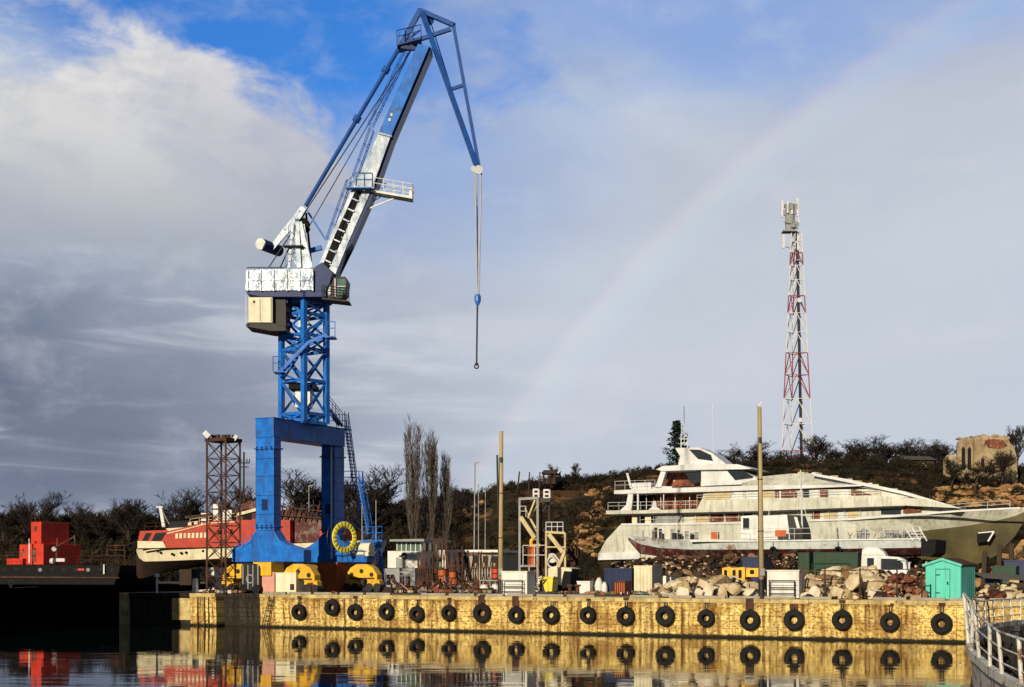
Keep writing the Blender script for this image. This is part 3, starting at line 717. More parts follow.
# ------------------------------------------------------------------ THE CRANE
def crane():
    C0=Vector((-14.95,99.6,0)); u,n=QU,QN; K=lambda a,b,z: C0+u*a+n*b+Vector((0,0,z)); A=QAX
    t=thing('portal_crane','tall blue portal crane with silver jib standing on the quay','crane',K(0,0,HQ))
    ZT,ZB=14.15,12.85; NL,FL=-4.,4.
    def girder(mb,pr,b,th):  # profile in (a,z) extruded across
        mb.prism([K(a,b-th/2,z) for a,z in pr], n*th)
    # legs (flare into the sill beams)
    for b,w,th in ((NL,1.5,.85),(FL,1.15,1.3)):
        mb=MB(); girder(mb,[(-w/2,6.5),(w/2,6.5),(w/2,ZB-.002),(-w/2,ZB-.002)],b,th)
        for z in (12.1,6.75): mb.box(K(0,b,z),(w+.22,th+.22,.1),A)
        mb.build('leg','blue',t,bevel=.03)
        sm=MB()
        for z in (7.6,8.9,10.2,11.4): sm.box(K(0,b-th/2-.006,z),(w*.99,.014,.03),A); sm.box(K(w/2+.006,b,z),(.014,th*.98,.03),A)
        for z in (12.1,6.75):
            for q in (-.4,-.13,.13,.4): sm.box(K(w*q,b-th/2-.1,z+.0),(.07,.06,.26),A)
        sm.box(K(-w/2+.012,b-th/2-.006,9.4),(.02,.014,5.5),A); sm.box(K(w/2+.004,b-th/2-.004,9.4),(.018,.018,5.5),A); sm.box(K(-.35,b-th/2-.008,8.25),(.3,.012,.03),A); sm.box(K(0,b-th/2-.008,8.25),(.5,.014,.75),A); sm.build('weld_seam','blue_dark',t)
        bb=MB(); L0,L1=(-2.75,3.2)
        girder(bb,[(L0,4.35),(L1,4.35),(L1,5.15),(1.9,5.5),(1.2,5.85),(w/2,6.49),(-w/2,6.49),(-1.2,5.85),(-1.9,5.5),(L0,5.2)],b,.95)
        bb.build('sill_beam','blue',t,bevel=.03)
        lb=MB(); lb.box(K(0,b,3.27 if b>0 else 3.87),(1.5 if b<0 else 1.7,1.5,2.13 if b>0 else .93),A); lb.build('leg_base','yellow' if b<0 else 'orange',t,bevel=.02)
        for a in (-2.3,2.7):
            bg=MB()
            arc=[(a+1.3,3.0),(a+1.3,3.45),(a+.95,3.95),(a+.45,4.2),(a-.45,4.2),(a-.95,3.95),(a-1.3,3.45),(a-1.3,3.0)]+[(a-.55,3.0),(a-.35,3.15),(a,3.22),(a+.35,3.15),(a+.55,3.0)]
            girder(bg,arc,b,.7)
            bo=bg.build('bogie','yellow',t)
            hb=MB()
            for q in (-.85,0,.85): hb.tube(K(a+q,b-.40,3.45+(.25 if q==0 else 0)),K(a+q,b+.40,3.45+(.25 if q==0 else 0)),.16,12)
            hb.bar(K(a-1.1,b-.37,3.18),K(a+1.1,b-.37,3.18),.05,.1); hb.build('hub','dark_steel',bo)
            for q in (-.95,.95):
                fr=MB(); girder(fr,[(a+q-.6,2.45),(a+q+.6,2.45),(a+q+.5,3.0),(a+q+.2,3.24),(a+q-.2,3.24),(a+q-.5,3.0)],b,.55); fr.build('wheel_frame','yellow',bo)
                for s_ in (-.33,.33):
                    wh=MB().tube(K(a+q+s_,b-.36,2.53),K(a+q+s_,b+.36,2.53),.31,14); wh.build('wheel','dark_steel',bo)
    # pintle blocks between sill and bogies
    pb=MB()
    for b in (NL,FL):
        for a in (-2.3,2.7): pb.box(K(a,b,4.27),(.7,.6,.14),A)
    pb.build('pivot','blue_dark',t)
    mb=MB(); mb.box(K(0,0,(ZT+ZB)/2),(1.5,8.95,ZT-ZB),A); mb.box(K(0,0,ZT+.03),(1.6,9.0,.06),A)
    mb.build('portal_beam','blue',t,bevel=.03)
    # conduit on far leg
    mb=MB().tube(K(.4,3.2,4.6),K(.4,3.2,12.8),.06,6); mb.build('conduit','antenna',t)
    # walkway rails along sill beams
    mb=MB(); rail(mb,[K(-2.6,NL-.48,4.4),K(-1.0,NL-.5,5.3)],.9,.025,.8); rail(mb,[K(.2,FL-.7,4.5),K(3.1,FL-.7,4.5)],.7,.025,1); mb.build('handrail','blue',t)
    # lattice tower, turned
    cx=Vector((-(512-304)/FP*99.6,99.6,0)); D=1.58
    def corner(k,z,s=1.): q=R(-13+90*k-90+0); return cx+Vector((math.cos(q)*D*s,math.sin(q)*D*s,z))
    tb,tt=ZT+.06,ZC+(568-303)/FP*99.6
    W=Vector((math.sin(R(8.5)),-math.cos(R(8.5)),0)); S=Vector((W.y*-1,W.x,0))
    cor=[cx+W*D,cx+S*D,cx-W*D,cx-S*D]
    zz=[tb]+[ZC+(568-y)/FP*99.6 for y in (415,382,351,337,316,303)]
    tm=MB(); br=MB(); up=Vector((0,0,1))
    for c in cor: tm.box(c+up*((tb+tt)/2),(.34,.34,tt-tb),( (cor[0]-cor[1]).normalized(),(cor[0]-cor[3]).normalized(),up))
    for j,z in enumerate(zz):
        for i in range(4):
            a,b=cor[i],cor[(i+1)%4]
            br.bar(a+up*z,b+up*z,.2,.22)
            if j<len(zz)-1:
                z2=zz[j+1]
                if (j)%2==0 or i%2==0: br.bar(a+up*z,b+up*z2,.13)
                if (j)%2==1 or i%2==1: br.bar(b+up*z,a+up*z2,.13)
    tm.build('tower_post','blue',t); br.build('tower_bracing','blue',t)
    mb=MB(); mb.box(cx+up*(tt+.25),(3.1,3.1,.5),ax(36)); mb.tube(cx+up*(tt+.5),cx+up*(tt+.95),1.35,32); mb.build('slew_ring','blue_dark',t,bevel=.02)
    # equipment inside the tower
    mb=MB(); mb.box(cx+up*(tb+1.7),(1.1,1.0,1.2)); mb.build('control_box','white_paint',t); mb=MB(); mb.box(cx+up*(zz[4]+1.),(.7,.5,1.5)); mb.build('control_box','white_paint',t)
    mb=MB(); mb.box(cx+up*(tb+2.5),(1.9,1.9,.3)); mb.tube(cx+up*(tb+.1),cx+up*tt,.2,8); mb.build('cable_shaft','black',t)
    # tower stair
    F=Fr(99.6,0); st=MB(); rl=MB()
    for (x0,y0,x1,y1,d) in ((282,371,309,343,-1.7),(309,343,327,335,-1.7)):
        stairs(st,rl,F.pt(x0,y0,d),F.pt(x1,y1,d),.7,(0,1,0))
    for (x0,x1,y,d) in ((273,283,371,-1.7),(326,335,336,-1.0)):
        F.rect(st,x0,y,x1,y+1.2,d-.4,1.2); rail(rl,[F.pt(x0,y,d-.4),F.pt(x1,y,d-.4)],1,.03,.7); rail(rl,[F.pt(x0,y,d-.4),F.pt(x0,y,d+.8)],1,.03,.7)
        st.bar(F.pt((x0+x1)/2,y+1,d),F.pt(300,y+10,-1.2),.1)
    st.build('tower_stair','blue',t); rl.build('tower_handrail','blue',t)
    # --- upper works: plane parallel to the picture
    U=Fr(99.0,0)
    dz=-1.6
    mb=MB(); U.poly(mb,[(246,270),(312.5,268.5),(312.5,290),(245.5,290.5)],dz,3.6)
    # rib frames of the corrugated casing
    for i in range(6):
        x=247+i*13.0; U.rect(mb,x,269.5,x+1.2,290.8,dz-.09,.1)
    U.rect(mb,246,279.2,312,280.6,dz-.07,.08)
    mh=mb.build('machine_house','foil',t)
    mb=MB()
    for i in range(5):
        for j in (0,1):
            x=250.5+i*13+(i*j)%3; y=271.5+j*9.7; U.poly(mb,[(x,y),(x+8.,y+.3),(x+8.4,y+5.6),(x+.4,y+5.2)],dz-.05,.06)
    mb.build('casing_panel','foil',t)
    mb=MB(); U.poly(mb,[(246,291),(326,290.6),(326,297),(262,297),(247,294)],dz+.12,3.2); U.rect(mb,270,297.3,288,303,dz+.6,2.2); mb.build('slew_platform','blue_dark',t,bevel=.03)
    mb=MB(); U.rect(mb,248,297.2,272.5,322.5,dz+.1,1.9); 
    cb=mb.build('electrical_cabin','cream_box',t,bevel=.03)
    mb=MB(); U.rect(mb,259.8,299,260.3,321,dz+.085,.02); U.rect(mb,253,300.5,255,303,dz+.075,.02); U.rect(mb,270.8,298,271.4,321.5,dz+.08,.02); mb.build('door_seam','dark_steel',cb)
    mb=MB(); U.poly(mb,[(246,323),(273,323),(286,327),(286,331),(270,331),(246,326.5)],dz+.2,2.3); U.rect(mb,273.2,298,286,326.6,dz+.5,1.9); mb.build('cabin_frame','dark_steel',t,bevel=.02)
    mb=MB(); rail(mb,[U.pt(246,324,dz-.1),U.pt(246,324,dz+2.2)],2.0,.03,1.); mb.build('cabin_rail','white_paint',t)
    # jib foot bracket
    mb=MB(); U.poly(mb,[(313,268.5),(322,262),(333,272),(330,283),(322,297),(313,297)],dz+.15,3.0); mb.build('jib_bracket','blue_dark',t,bevel=.03)
    # operator cab
    mb=MB(); U.poly(mb,[(327,277),(345,276.5),(348,280),(346,294),(341,299),(327,298)],dz+.35,1.5); oc=mb.build('operator_cab','dark_steel',t,bevel=.04)
    mb=MB(); U.poly(mb,[(337.5,279),(344.5,278.6),(346,282),(344.5,292.5),(340.5,296),(337.5,296)],dz+.31,.03); mb.build('cab_window','glass_green',oc)
    mb=MB(); U.rect(mb,328,281,330.5,295,dz+.31,.04); U.rect(mb,334.5,278.5,335.5,296.5,dz+.3,.05); U.rect(mb,337,286,345.5,286.6,dz+.27,.04); mb.build('cab_frame','white_paint',oc)
    mb=MB(); rail(mb,[U.pt(322,297,dz-.1),U.pt(349,300,dz-.1)],.8,.03,.6); U.poly(mb,[(322,297.5),(349,300.5),(349,302),(322,299)],dz-.1,1.5); mb.build('cab_walkway','dark_steel',t)
    # --- jib: two lower girders with open middle, upper box
    def strip(mb,L_,Rr,d,th):   # L_,Rr polylines of same length
        secs=[]
        for (a,b) in zip(L_,Rr):
            p,q=U.pt(*a,d),U.pt(*b,d); secs.append([p,q,q+U.n*th,p+U.n*th])
        mb.loft(secs)
    # lower: left rail girder and right girder joined at top box
    mb=MB(); strip(mb,[(316.8,270),(332,233),(353.2,187)],[(320.2,271),(335,234.5),(356.6,188)],-1.0,.35)
    strip(mb,[(316.8,270),(332,233),(353.2,187)],[(320.2,271),(335,234.5),(356.6,188)],.65,.35)
    for i in range(9):
        f=i/8; a=(320+f*36.5,270-f*82); b=(a[0]+6.5,a[1]+3.0)
        mb.bar(U.pt(*a,-.9),U.pt(*b,-.9),.09); 
    mb.build('jib_side_rail','jib_silver',t)
    mb=MB(); strip(mb,[(319,271),(334,234),(356,188)],[(328.5,273),(346,233),(364.5,189)],.3,.1); mb.build('jib_gap_shade','black',t)  # black sheet painted as the shade inside the open jib
    mb=MB(); strip(mb,[(327.5,273),(345,233),(363.5,189)],[(334.5,276),(347.5,244),(371.5,189)],-.8,1.6)
    for i in range(6):
        f=(i+.5)/6; a=(326.5+f*35.5,271-f*81); b=(a[0]+8.5,a[1]+2.5); mb.bar(U.pt(*a,-.83),U.pt(*b,-.83),.05)
    mb.build('jib_lower_girder','jib_silver',t)
    mb=MB(); strip(mb,[(353.4,186.5),(378.6,132.5)],[(372.5,187.5),(390.5,137)],-1.0,2.0)
    for (x,y) in ((354,186.5),(379,133)): mb.bar(U.pt(x-.5,y,-1.05),U.pt(x+ (20 if x<360 else 13),y+1.5+(0 if x<360 else 2),-1.05),.14)
    mb.build('jib_middle_box','jib_silver',t,bevel=.02)
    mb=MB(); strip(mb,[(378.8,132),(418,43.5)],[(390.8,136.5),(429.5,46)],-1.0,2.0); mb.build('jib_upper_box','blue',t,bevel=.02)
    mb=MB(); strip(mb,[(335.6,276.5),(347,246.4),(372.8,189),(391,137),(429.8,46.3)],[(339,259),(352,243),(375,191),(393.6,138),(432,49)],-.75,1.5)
    mb.build('jib_shaded_underside','blue_dark',t)  # dark blue strip paints in the shade under the jib
    mb=MB()
    for (x,y) in ((388.5,118),(390.3,113)): U.rect(mb,x,y,x+2.2,y+3.,-1.03,.03)
    mb.build('jib_plate','white_paint',t)
    # white front edge highlight = paint stripe along jib upper
    # ladder with safety cage behind jib
    mb=MB()
    for (x0,y0,x1,y1) in ((373,126,413,44),(357,178,374,131),(331,240,351,183)):
        ladder(mb,U.pt(x0,y0,-.2),U.pt(x1,y1,-.2),.5,(0,1,0),.03,.5)
        a,b=U.pt(x0-4.2,y0-2,-.2),U.pt(x1-4.2,y1-2,-.2)
        for yy in (-.35,0,.35): mb.tube(a+Vector((0,yy,0)),b+Vector((0,yy,0)),.018,4)
        k=int((b-a).length/.9)
        for i in range(k+1):
            p=a.lerp(b,i/k); q=U.pt(x0,y0,-.2).lerp(U.pt(x1,y1,-.2),i/k)
            mb.tube(p-Vector((0,.35,0)),q-Vector((0,.3,0)),.015,4); mb.tube(p+Vector((0,.35,0)),q+Vector((0,.3,0)),.015,4); mb.tube(p-Vector((0,.35,0)),p+Vector((0,.35,0)),.015,4)
    mb.build('jib_ladder','blue_mid',t)
    mb=MB(); rail(mb,[U.pt(346,196,-1.1),U.pt(356,187,-1.1),U.pt(372,187,-1.1)],1.0,.025,.6); U.rect(mb,346,187,372,188,-1.5,.5)
    mb.build('jib_landing','blue',t)
    # side platform
    mb=MB(); U.poly(mb,[(371,189.5),(412.3,196.2),(412.3,198.6),(371,191.5)],-1.0,1.1); U.rect(mb,409,188,412.5,197,-.9,.06)
    mb.bar(U.pt(363,211,-.5),U.pt(397,197,-.5),.08); mb.bar(U.pt(363,208,.2),U.pt(385,194,.2),.06)
    a,b=U.pt(374,189.5,-1.),U.pt(412.3,196,-1.); rail(mb,[a,b,b+U.n*1.1],.85,.028,.65); rail(mb,[a+U.n*1.1,b+U.n*1.1],.85,.028,.65)
    mb.build('platform','white_paint',t)
    # head and fly jib
    mb=MB(); W_=.55
    ap,rc,ln,jh=(420,10.5),(453.5,25),(401.5,44.5),(425,40)
    for d in (-W_,W_):
        for a,b,w in ((ap,rc,.3),(ap,ln,.34),(ln,(424,38),.26),((424,38),(451,29),.26),(ap,(429,35),.24),(ln,(420,30),.12)):
            mb.bar(U.pt(*a,d),U.pt(*b,d),w)
    for q in (ap,rc,ln): mb.bar(U.pt(*q,-W_),U.pt(*q,W_),.3)
    mb.tube(U.pt(429.5,20.5,-.3),U.pt(429.5,20.5,.3),.32,16)
    mb.build('jib_head_frame','blue_mid',t)
    mb=MB()
    mb.bar(U.pt(422,12,-.75),U.pt(476.5,166,-.18),.33); mb.bar(U.pt(422,12,.75),U.pt(476.5,166,.18),.28)
    mb.bar(U.pt(453.5,26,-.5),U.pt(479,166,-.12),.24); mb.bar(U.pt(453.5,26,.6),U.pt(479,166,.14),.2)
    mb.bar(U.pt(451.8,89,-.4),U.pt(462.5,85.5,-.4),.22); mb.bar(U.pt(451.8,89,.45),U.pt(462.5,85.5,.45),.2)
    mb.bar(U.pt(430,20,0),U.pt(451,87,0),.07)
    for f in (.25,.5,.75):
        p=U.pt(422,12,-.75).lerp(U.pt(476.5,166,-.18),f); q=U.pt(422,12,.75).lerp(U.pt(476.5,166,.18),f); mb.bar(p,q,.12)
    mb.build('fly_jib','blue_mid',t)
    mb=MB(); rail(mb,[U.pt(398,43,-.9),U.pt(400,32,-.9)],.01,.02,1); rail(mb,[U.pt(397,44,-.8),U.pt(421,38,-.8)],.95,.025,.6); U.poly(mb,[(397,44),(421,38),(421,39),(397,45.5)],-.8,1.5); rail(mb,[U.pt(397,44,.6),U.pt(421,38,.6)],.95,.025,.6)
    mb.bar(U.pt(401,47,-.5),U.pt(416,49,-.5),.25); mb.bar(U.pt(403,41,-.5),U.pt(414,47,-.5),.12)
    mb.build('head_platform','blue_dark',t)
    mb=MB(); mb.tube(U.pt(474,168.5,-.25),U.pt(474,168.5,.25),.22,14); mb.tube(U.pt(478.6,169.5,-.3),U.pt(478.6,169.5,.3),.3,16); mb.build('tip_sheave','antenna',t)
    # tie rod
    mb=MB(); mb.tube(U.pt(401,45,0),U.pt(305.5,206,0),.15,10)
    for (x,y,r) in ((386,70,.27),(357,119,.27)):
        mb.tube(U.pt(x+1.5,y-2.6,0),U.pt(x-1.5,y+2.6,0),r,10)
    mb.build('tie_rod','blue_mid',t)
    mb=MB(); mb.tube(U.pt(413,47,-.3),U.pt(269,267,-.5),.045,5); mb.tube(U.pt(413,47,.3),U.pt(285,268,.4),.035,5); mb.tube(U.pt(305,212,.2),U.pt(280,268,.3),.05,5); mb.build('luffing_rope','dark_steel',t)
    # lever + counterweight
    mb=MB()
    for d in (-.9,.7): U.poly(mb,[(301,206),(306,209),(300,219),(273.5,249.5),(269,247)],d,.22)
    for (x,y) in ((272,247),(285,230),(300,212)): mb.bar(U.pt(x,y,-.9),U.pt(x,y,.9),.2)
    lv=mb.build('counterweight_lever','jib_silver',t)
    mb=MB(); mb.tube(U.pt(261,244,-1.5),U.pt(261,244,-1.5)+Vector((1.0,1.7,-.1)),.40,28); mb.build('counterweight','blue_dark',t,bevel=.02)
    mb=MB(); mb.tube(U.pt(260.9,244,-1.56)-Vector((.025,.04,0)),U.pt(261,244,-1.5),.385,28); mb.build('counterweight_end','white_paint',t)
    mb=MB(); mb.bar(U.pt(263,244.5,-.6),U.pt(272,249,-.6),.6); mb.build('counterweight_arm','dark_steel',t)
    # A frame
    mb=MB()
    for d in (-1.1,.9):
        mb.bar(U.pt(293,222,d),U.pt(289,268,d),.18); mb.bar(U.pt(300,222,d),U.pt(311,268,d),.28)
        mb.bar(U.pt(297,222,d),U.pt(299.5,268,d),.3)
        for y in (233,244,256): mb.bar(U.pt(290.5,y,d),U.pt(304,y,d),.1)
        for (y0,y1) in ((233,244),(244,256),(256,268)): mb.bar(U.pt(291,y0,d),U.pt(299,y1,d),.08)
        U.poly(mb,[(301,224),(304.5,224),(310.5,268),(299,268)],d,.1)
    mb.bar(U.pt(297,221,-1.2),U.pt(297,221,1.1),.3)
    ladder(mb,U.pt(288,268,-1.3),U.pt(292,225,-1.3),.45,(1,0,0),.025)
    mb.build('a_frame','jib_silver',t)
    mb=MB(); mb.bar(U.pt(300,226,-.4),U.pt(309,231,-.4),.35); mb.tube(U.pt(303,225,-.6),U.pt(303,225,.6),.5,14); mb.bar(U.pt(306,213,0),U.pt(311,262,0),.14); mb.build('a_frame_sheave','black',t)
    mb=MB(); mb.bar(U.pt(306,209,0),U.pt(326,240,0),.14); mb.bar(U.pt(309,251,0),U.pt(322,247.5,0),.3); mb.build('buffer_rod','blue',t)
    mb=MB(); rail(mb,[U.pt(283,245.5,-1.4),U.pt(303,245.5,-1.4)],.0,.02,1); U.rect(mb,283,245,303,246,-1.6,.6); rail(mb,[U.pt(247,269,-1.5),U.pt(284,269,-1.5)],.12,.02,1); mb.build('a_frame_landing','dark_steel',t)
    # hoist rope
    mb=MB()
    for (x,d) in ((475.2,-.12),(477.2,.12),(481.4,0.)): mb.tube(U.pt(x,169,d),U.pt(477.5 if x<480 else 479,295,d*.4),.045,5)
    mb.tube(U.pt(477.4,169,0),U.pt(477,207,0),.05,5); mb.build('hoist_rope','rope',t)
    mb=MB()
    hs=[(294,1.7),(296,3.2),(301,3.2),(305,1.6)]
    secs=[]
    for (y,w) in hs:
        c=U.pt(477.7,y,0); r=w/FP*99; secs.append([c+Vector((math.cos(q)*r,math.sin(q)*r*.6,0)) for q in [2*math.pi*i/12 for i in range(12)]])
    mb.loft(secs); hb=mb.build('hook_block','blue',t,smooth=False)
    mb=MB(); mb.tube(U.pt(477.4,305,0),U.pt(476.6,364,0),.06,6); mb.tube(U.pt(477.9,305,.1),U.pt(476.9,330,.1),.04,5); mb.build('sling','dark_steel',hb)
    mb=MB(); mb.torus(U.pt(476.5,366.5,0),(0,1,0),.14,.05,14,6); mb.tube(U.pt(476.6,363,0),U.pt(476.6,365.4,0),.12,8); mb.build('hook','dark_steel',hb)
    # cable reel
    u=Vector((math.cos(R(-47+90)-R(0)),0,0)); u=Vector((math.sin(R(46)),-math.cos(R(46)),0)); n=Vector((-u.y,u.x,0)); rc0=K(1.45,2.7,ZC+(568-537.5)/FP*101); 
    mb=MB(); mb.torus(rc0,u,.93,.21,40,8,.3)
    rr=mb.build('cable_reel','reel_yellow',t)
    mb=MB()
    for i in range(20):
        q=2*math.pi*i/20; d=n*math.cos(q)+Vector((0,0,math.sin(q))); mb.tube(rc0,rc0+d*1.0,.022,4)
        mb.bar(rc0+d*.74+u*.07,rc0+d*1.13+u*.07,.025)
    mb.tube(rc0-u*.25,rc0+u*.12,.22,14); mb.build('reel_spokes','dark_steel',rr)
    mb=MB(); mb.torus(rc0-u*.25,u,1.38,.025,40,5); mb.torus(rc0-u*.25,u,.95,.02,30,5)
    for i in range(12):
        q=2*math.pi*i/12; d=n*math.cos(q)+Vector((0,0,math.sin(q))); mb.tube(rc0-u*.25+d*.95,rc0-u*.25+d*1.38,.015,4)
    mb.build('reel_guard','blue_dark',rr)
    u,n=QU,QN; mb=MB(); p=K(1.8,3.9,5.35); mb.tube(p+u*.0,p+u*1.6,.42,16); mb.box(p+u*.8-Vector((0,0,.4)),(1.6,.9,.3),A); mb.build('reel_motor','cream_box',t)
    # stairs on the right
    E=Fr(102.2,.3); st=MB(); rl=MB()
    for (x0,y0,x1,y1) in ((354.6,483,346.5,425),(370,535,360.5,485),(384,588,375,541)):
        stairs(st,rl,E.pt(x0,y0),E.pt(x1,y1),.7,E.n)
    for (x0,x1,y) in ((339,363,484.5),(363,382,540),(326,347,428)):
        E.rect(st,x0,y,x1,y+1.6,-.4,.9); rail(rl,[E.pt(x0,y,-.4),E.pt(x1,y,-.4)],1.0,.03,.8); rail(rl,[E.pt(x1,y,-.4),E.pt(x1,y,.5)],1.0,.03,.8)
    st.bar(E.pt(363,541),E.pt(366,562),.15); st.bar(E.pt(379,541),E.pt(372,562),.12); st.bar(E.pt(344,485),E.pt(340,500),.1); st.bar(E.pt(362,486),E.pt(353,545),.1)
    E.rect(st,358,541.5,381,547,-.3,.6); st.bar(E.pt(380,546),E.pt(385,592),.12); st.bar(E.pt(366,546),E.pt(378,592),.12)
    st.build('access_stair','blue',t); rl.build('stair_handrail','blue',t)
    mb=MB(); rl=MB(); stairs(mb,rl,E.pt(341,426,0),E.pt(327,408,0),.6,E.n); mb.build('beam_stair','blue_dark',t); rl.build('beam_handrail','blue_dark',t)
crane()

# ------------------------------------------------------------------ light tower (rusty lattice)
def light_tower():
    b=qp(223.5,1.9); t=thing('light_tower','rusty brown lattice floodlight tower at the quay edge','light tower',b)
    Y=b.y; z1=ZC+(568-442)/FP*Y; D=1.12
    f=Vector((math.sin(R(12)),-math.cos(R(12)),0)); s=Vector((-f.y,f.x,0))
    f2=(f*.95+s*.12).normalized()
    c=[b+f2*D,b+s*D,b-f2*D,b-s*D]; T=[p+Vector((0,0,z1-b.z)) for p in c]
    mb=MB(); br=MB(); lattice(mb,c,T,9,.12,.05,'X',True,br); mb.build('post','rusty',t); br.build('bracing','rusty',t)
    mb=MB(); mb.prism([p+Vector((0,0,z1-b.z)) + (p-b).normalized()*.15 for p in c],Vector((0,0,.22)))
    for i in range(5): mb.tube(b+Vector((-.7+.35*i,.1*(-1)**i,z1-b.z+.22)),b+Vector((-.7+.35*i,.1*(-1)**i,z1-b.z+.5)),.16,8)
    mb.build('top_platform','rusty',t)
    F=Fr(Y,0); mb=MB(); F.bar(mb,211,441,208,436,.06,-.5); mb.build('lamp_arm','rusty',t)
    mb=MB(); F.bar(mb,204.6,432,209.5,437,.36,-.5); mb.build('floodlight','antenna',t,label='larger floodlight on the left arm')
    mb=MB(); F.bar(mb,234,440,237,435.5,.26,-.3); mb.build('floodlight','antenna',t)
light_tower()

# ------------------------------------------------------------------ tyres
TY=[(298.7,612,'leftmost tyre fender, hung just right of the narrow quay ladder'),(332,607.5,'tyre fender hung higher than all the others, left part of the quay'),
(355,612,'tyre fender just right of the one hung highest on the quay'),(386.4,611.5,'tyre fender on the quay under the foot of the crane stairs'),
(416.8,614,'tyre fender on the quay under the windowed control tower'),(448.6,613,'tyre fender on the quay under the tall rusty trestle frames'),
(482,613,'tyre fender with rusty bracket just left of the plain wooden pole'),(516,615,'tyre fender with rusty bracket under the cream cabinet'),
(551,615,'tyre fender on the quay under the yellow skip'),(587.8,615,'tyre fender on the quay right of the yellow skip, under the open apron'),
(625.5,616,'tyre fender on the quay under the blue container'),(665,616,'tyre fender under the left tip of the pale boulder heap'),
(706,618,'tyre fender on the quay under the middle of the pale boulder heap'),(750,620,'tyre fender with rusty bracket beside the lamp pole foot'),
(794,620,'tyre fender with rusty bracket under the right side of the slatted white cabinet'),(842,620,'tyre fender on the quay under the left half of the stone rubble heap'),
(890,622,'tyre fender under the rusty right half of the stone rubble heap'),(941.6,623.5,'rightmost tyre fender, directly below the turquoise shed')]
proto=None
def tyre_local(seed=0):
    t=thing('tyre_fender','x','tyre fender',(0,0,0),'tyre fenders along the quay wall')
    secs=MB(); R0,R1,W=.20,.55,.17   # lathe about y
    prof=[(R0,-W*.7),(R0+.06,-W),(R1-.07,-W),(R1-.01,-W*.75),(R1,0),(R1-.01,W*.75),(R1-.07,W),(R0+.06,W),(R0,W*.7),(R0+.03,W*.5),(R1-.06,W*.6),(R1-.06,-W*.6),(R0+.03,-W*.5)]
    n=36; vs=[]; fs=[]; k=len(prof)
    for i in range(n):
        q=2*math.pi*i/n
        for r,y in prof: vs.append((r*math.cos(q),y,r*math.sin(q)))
    for i in range(n):
        for j in range(k): fs.append((i*k+j,((i+1)%n)*k+j,((i+1)%n)*k+(j+1)%k,i*k+(j+1)%k))
    MB().add(vs,fs).build('tyre','rubber',t,smooth=False)
    mb=MB(); mb.tube((-.09,.02,.25),(-.06,.12,.98),.03,5); mb.tube((.09,.02,.25),(.06,.12,.98),.03,5); mb.torus((0,.02,.40),(1,0,0),.19,.03,12,5)
    mb.build('chain','dark_steel',t)
    mb=MB(); mb.box((0,.14,1.0),(.34,.12,.16)); mb.build('bracket','rusty',t); return t
ty=None
for i,(px,py,lb) in enumerate(TY):
    s_=qs(px,-.2); p=Q(s_,-.19,0); z=ZC-(py-568)/FP*p.y; p.z=z
    if ty is None: ty=tyre_local(); o=ty
    else: o=copy_tree(ty)
    o.location=p; o.rotation_euler=(R(random.Random(i).uniform(-4,3)),0,math.atan2(QU.y,QU.x)+R(random.Random(i+50).uniform(-4,4))); o['label']=lb
    sc=random.Random(i+9).uniform(.86,1.06); o.scale=(sc,1,sc)
for px in (482,516,750,794):
    p=qp(px,-.03); mb=MB().box(p+Vector((0,0,-.28)),(.45,.16,.62),QAX); o=mb.build('wall_bracket','rusty')
    tag(o,{482:'rust-brown steel plate on the quay edge left of the wooden pole',516:'rust-brown steel plate on the quay edge below the cream cabinet',750:'rust-brown steel plate on the quay edge left of the lamp pole foot',794:'rust-brown steel plate on the quay edge under the slatted cabinet'}[px],'steel plate','steel plates on the quay edge')
# quay ladder
mb=MB(); a=Q(qs(266),-.14,.0); b=Q(qs(273),-.14,2.1); ladder(mb,a+Vector((0,0,.1)),b,.38,QU,.03,.33); tag(mb.build('quay_ladder','dark_steel'),'leaning steel ladder on the lit quay wall left of the first tyre','ladder')
mb=MB()
for px in (198,205,209): p=Q(qs(px),-.05,0); mb.tube(p,p+Vector((0,0,2.1)),.035,6)
tag(mb.build('quay_pipes','rusty'),'row of thin rusty upright pipes on the lit quay block','pipes')

# ------------------------------------------------------------------ poles
def pole(px,top,b,r,label,lamp=False,lean=0):
    p=qp(px,b); z=ZC+(568-top)/FP*p.y; t=thing('wooden_pole' if not lamp else 'lamp_pole',label,'pole',p)
    e=p+Vector((lean,0,z-p.z)); MB().tube(p,e,r,12,r*.72).build('shaft','wood',t,smooth=True)
    for f0,f1,k_ in ((.35,.355,1.05),(.62,.625,.98),(0,.1,1.06)): MB().tube(p.lerp(e,f0),p.lerp(e,f1),r*k_,12).build('steel_band','dark_steel',t)
    mb=MB(); q_=p.lerp(e,.84); mb.bar(q_-Vector((.0,.19,0)),q_-Vector((0,.19,.3)),.14,.08); mb.tube(q_-Vector((.12,.12,0)),p+Vector((-.17,-.1,.9)),.018,4); mb.build('cable','dark_steel',t)
    mb=MB(); mb.box(p+Vector((0,-.2,1.5)),(.26,.12,.4)); mb.build('junction_box','grey',t)
    if lamp:
        mb=MB(); mb.bar(e+Vector((-.12,0,.05)),e+Vector((.12,0,.28)),.16,.12); mb.build('lamp','antenna',t)
    return t
pole(500.5,431,1.1,.165,'plain tall wooden pole on the quay beside the cream cabinet',False,.05)
pole(761.5,407,1.0,.165,'tall wooden pole topped by a small lamp beside the slatted cabinet',True,-.12)
p=qp(498,2.6); z=ZC+(568-455)/FP*p.y; tag(MB().tube(p+Vector((.1,0,0)),Vector((p.x-.05,p.y,z)),.06,6).build('thin_pole','dark_steel'),'thin dark steel pole half hidden behind the plain wooden pole','pole')

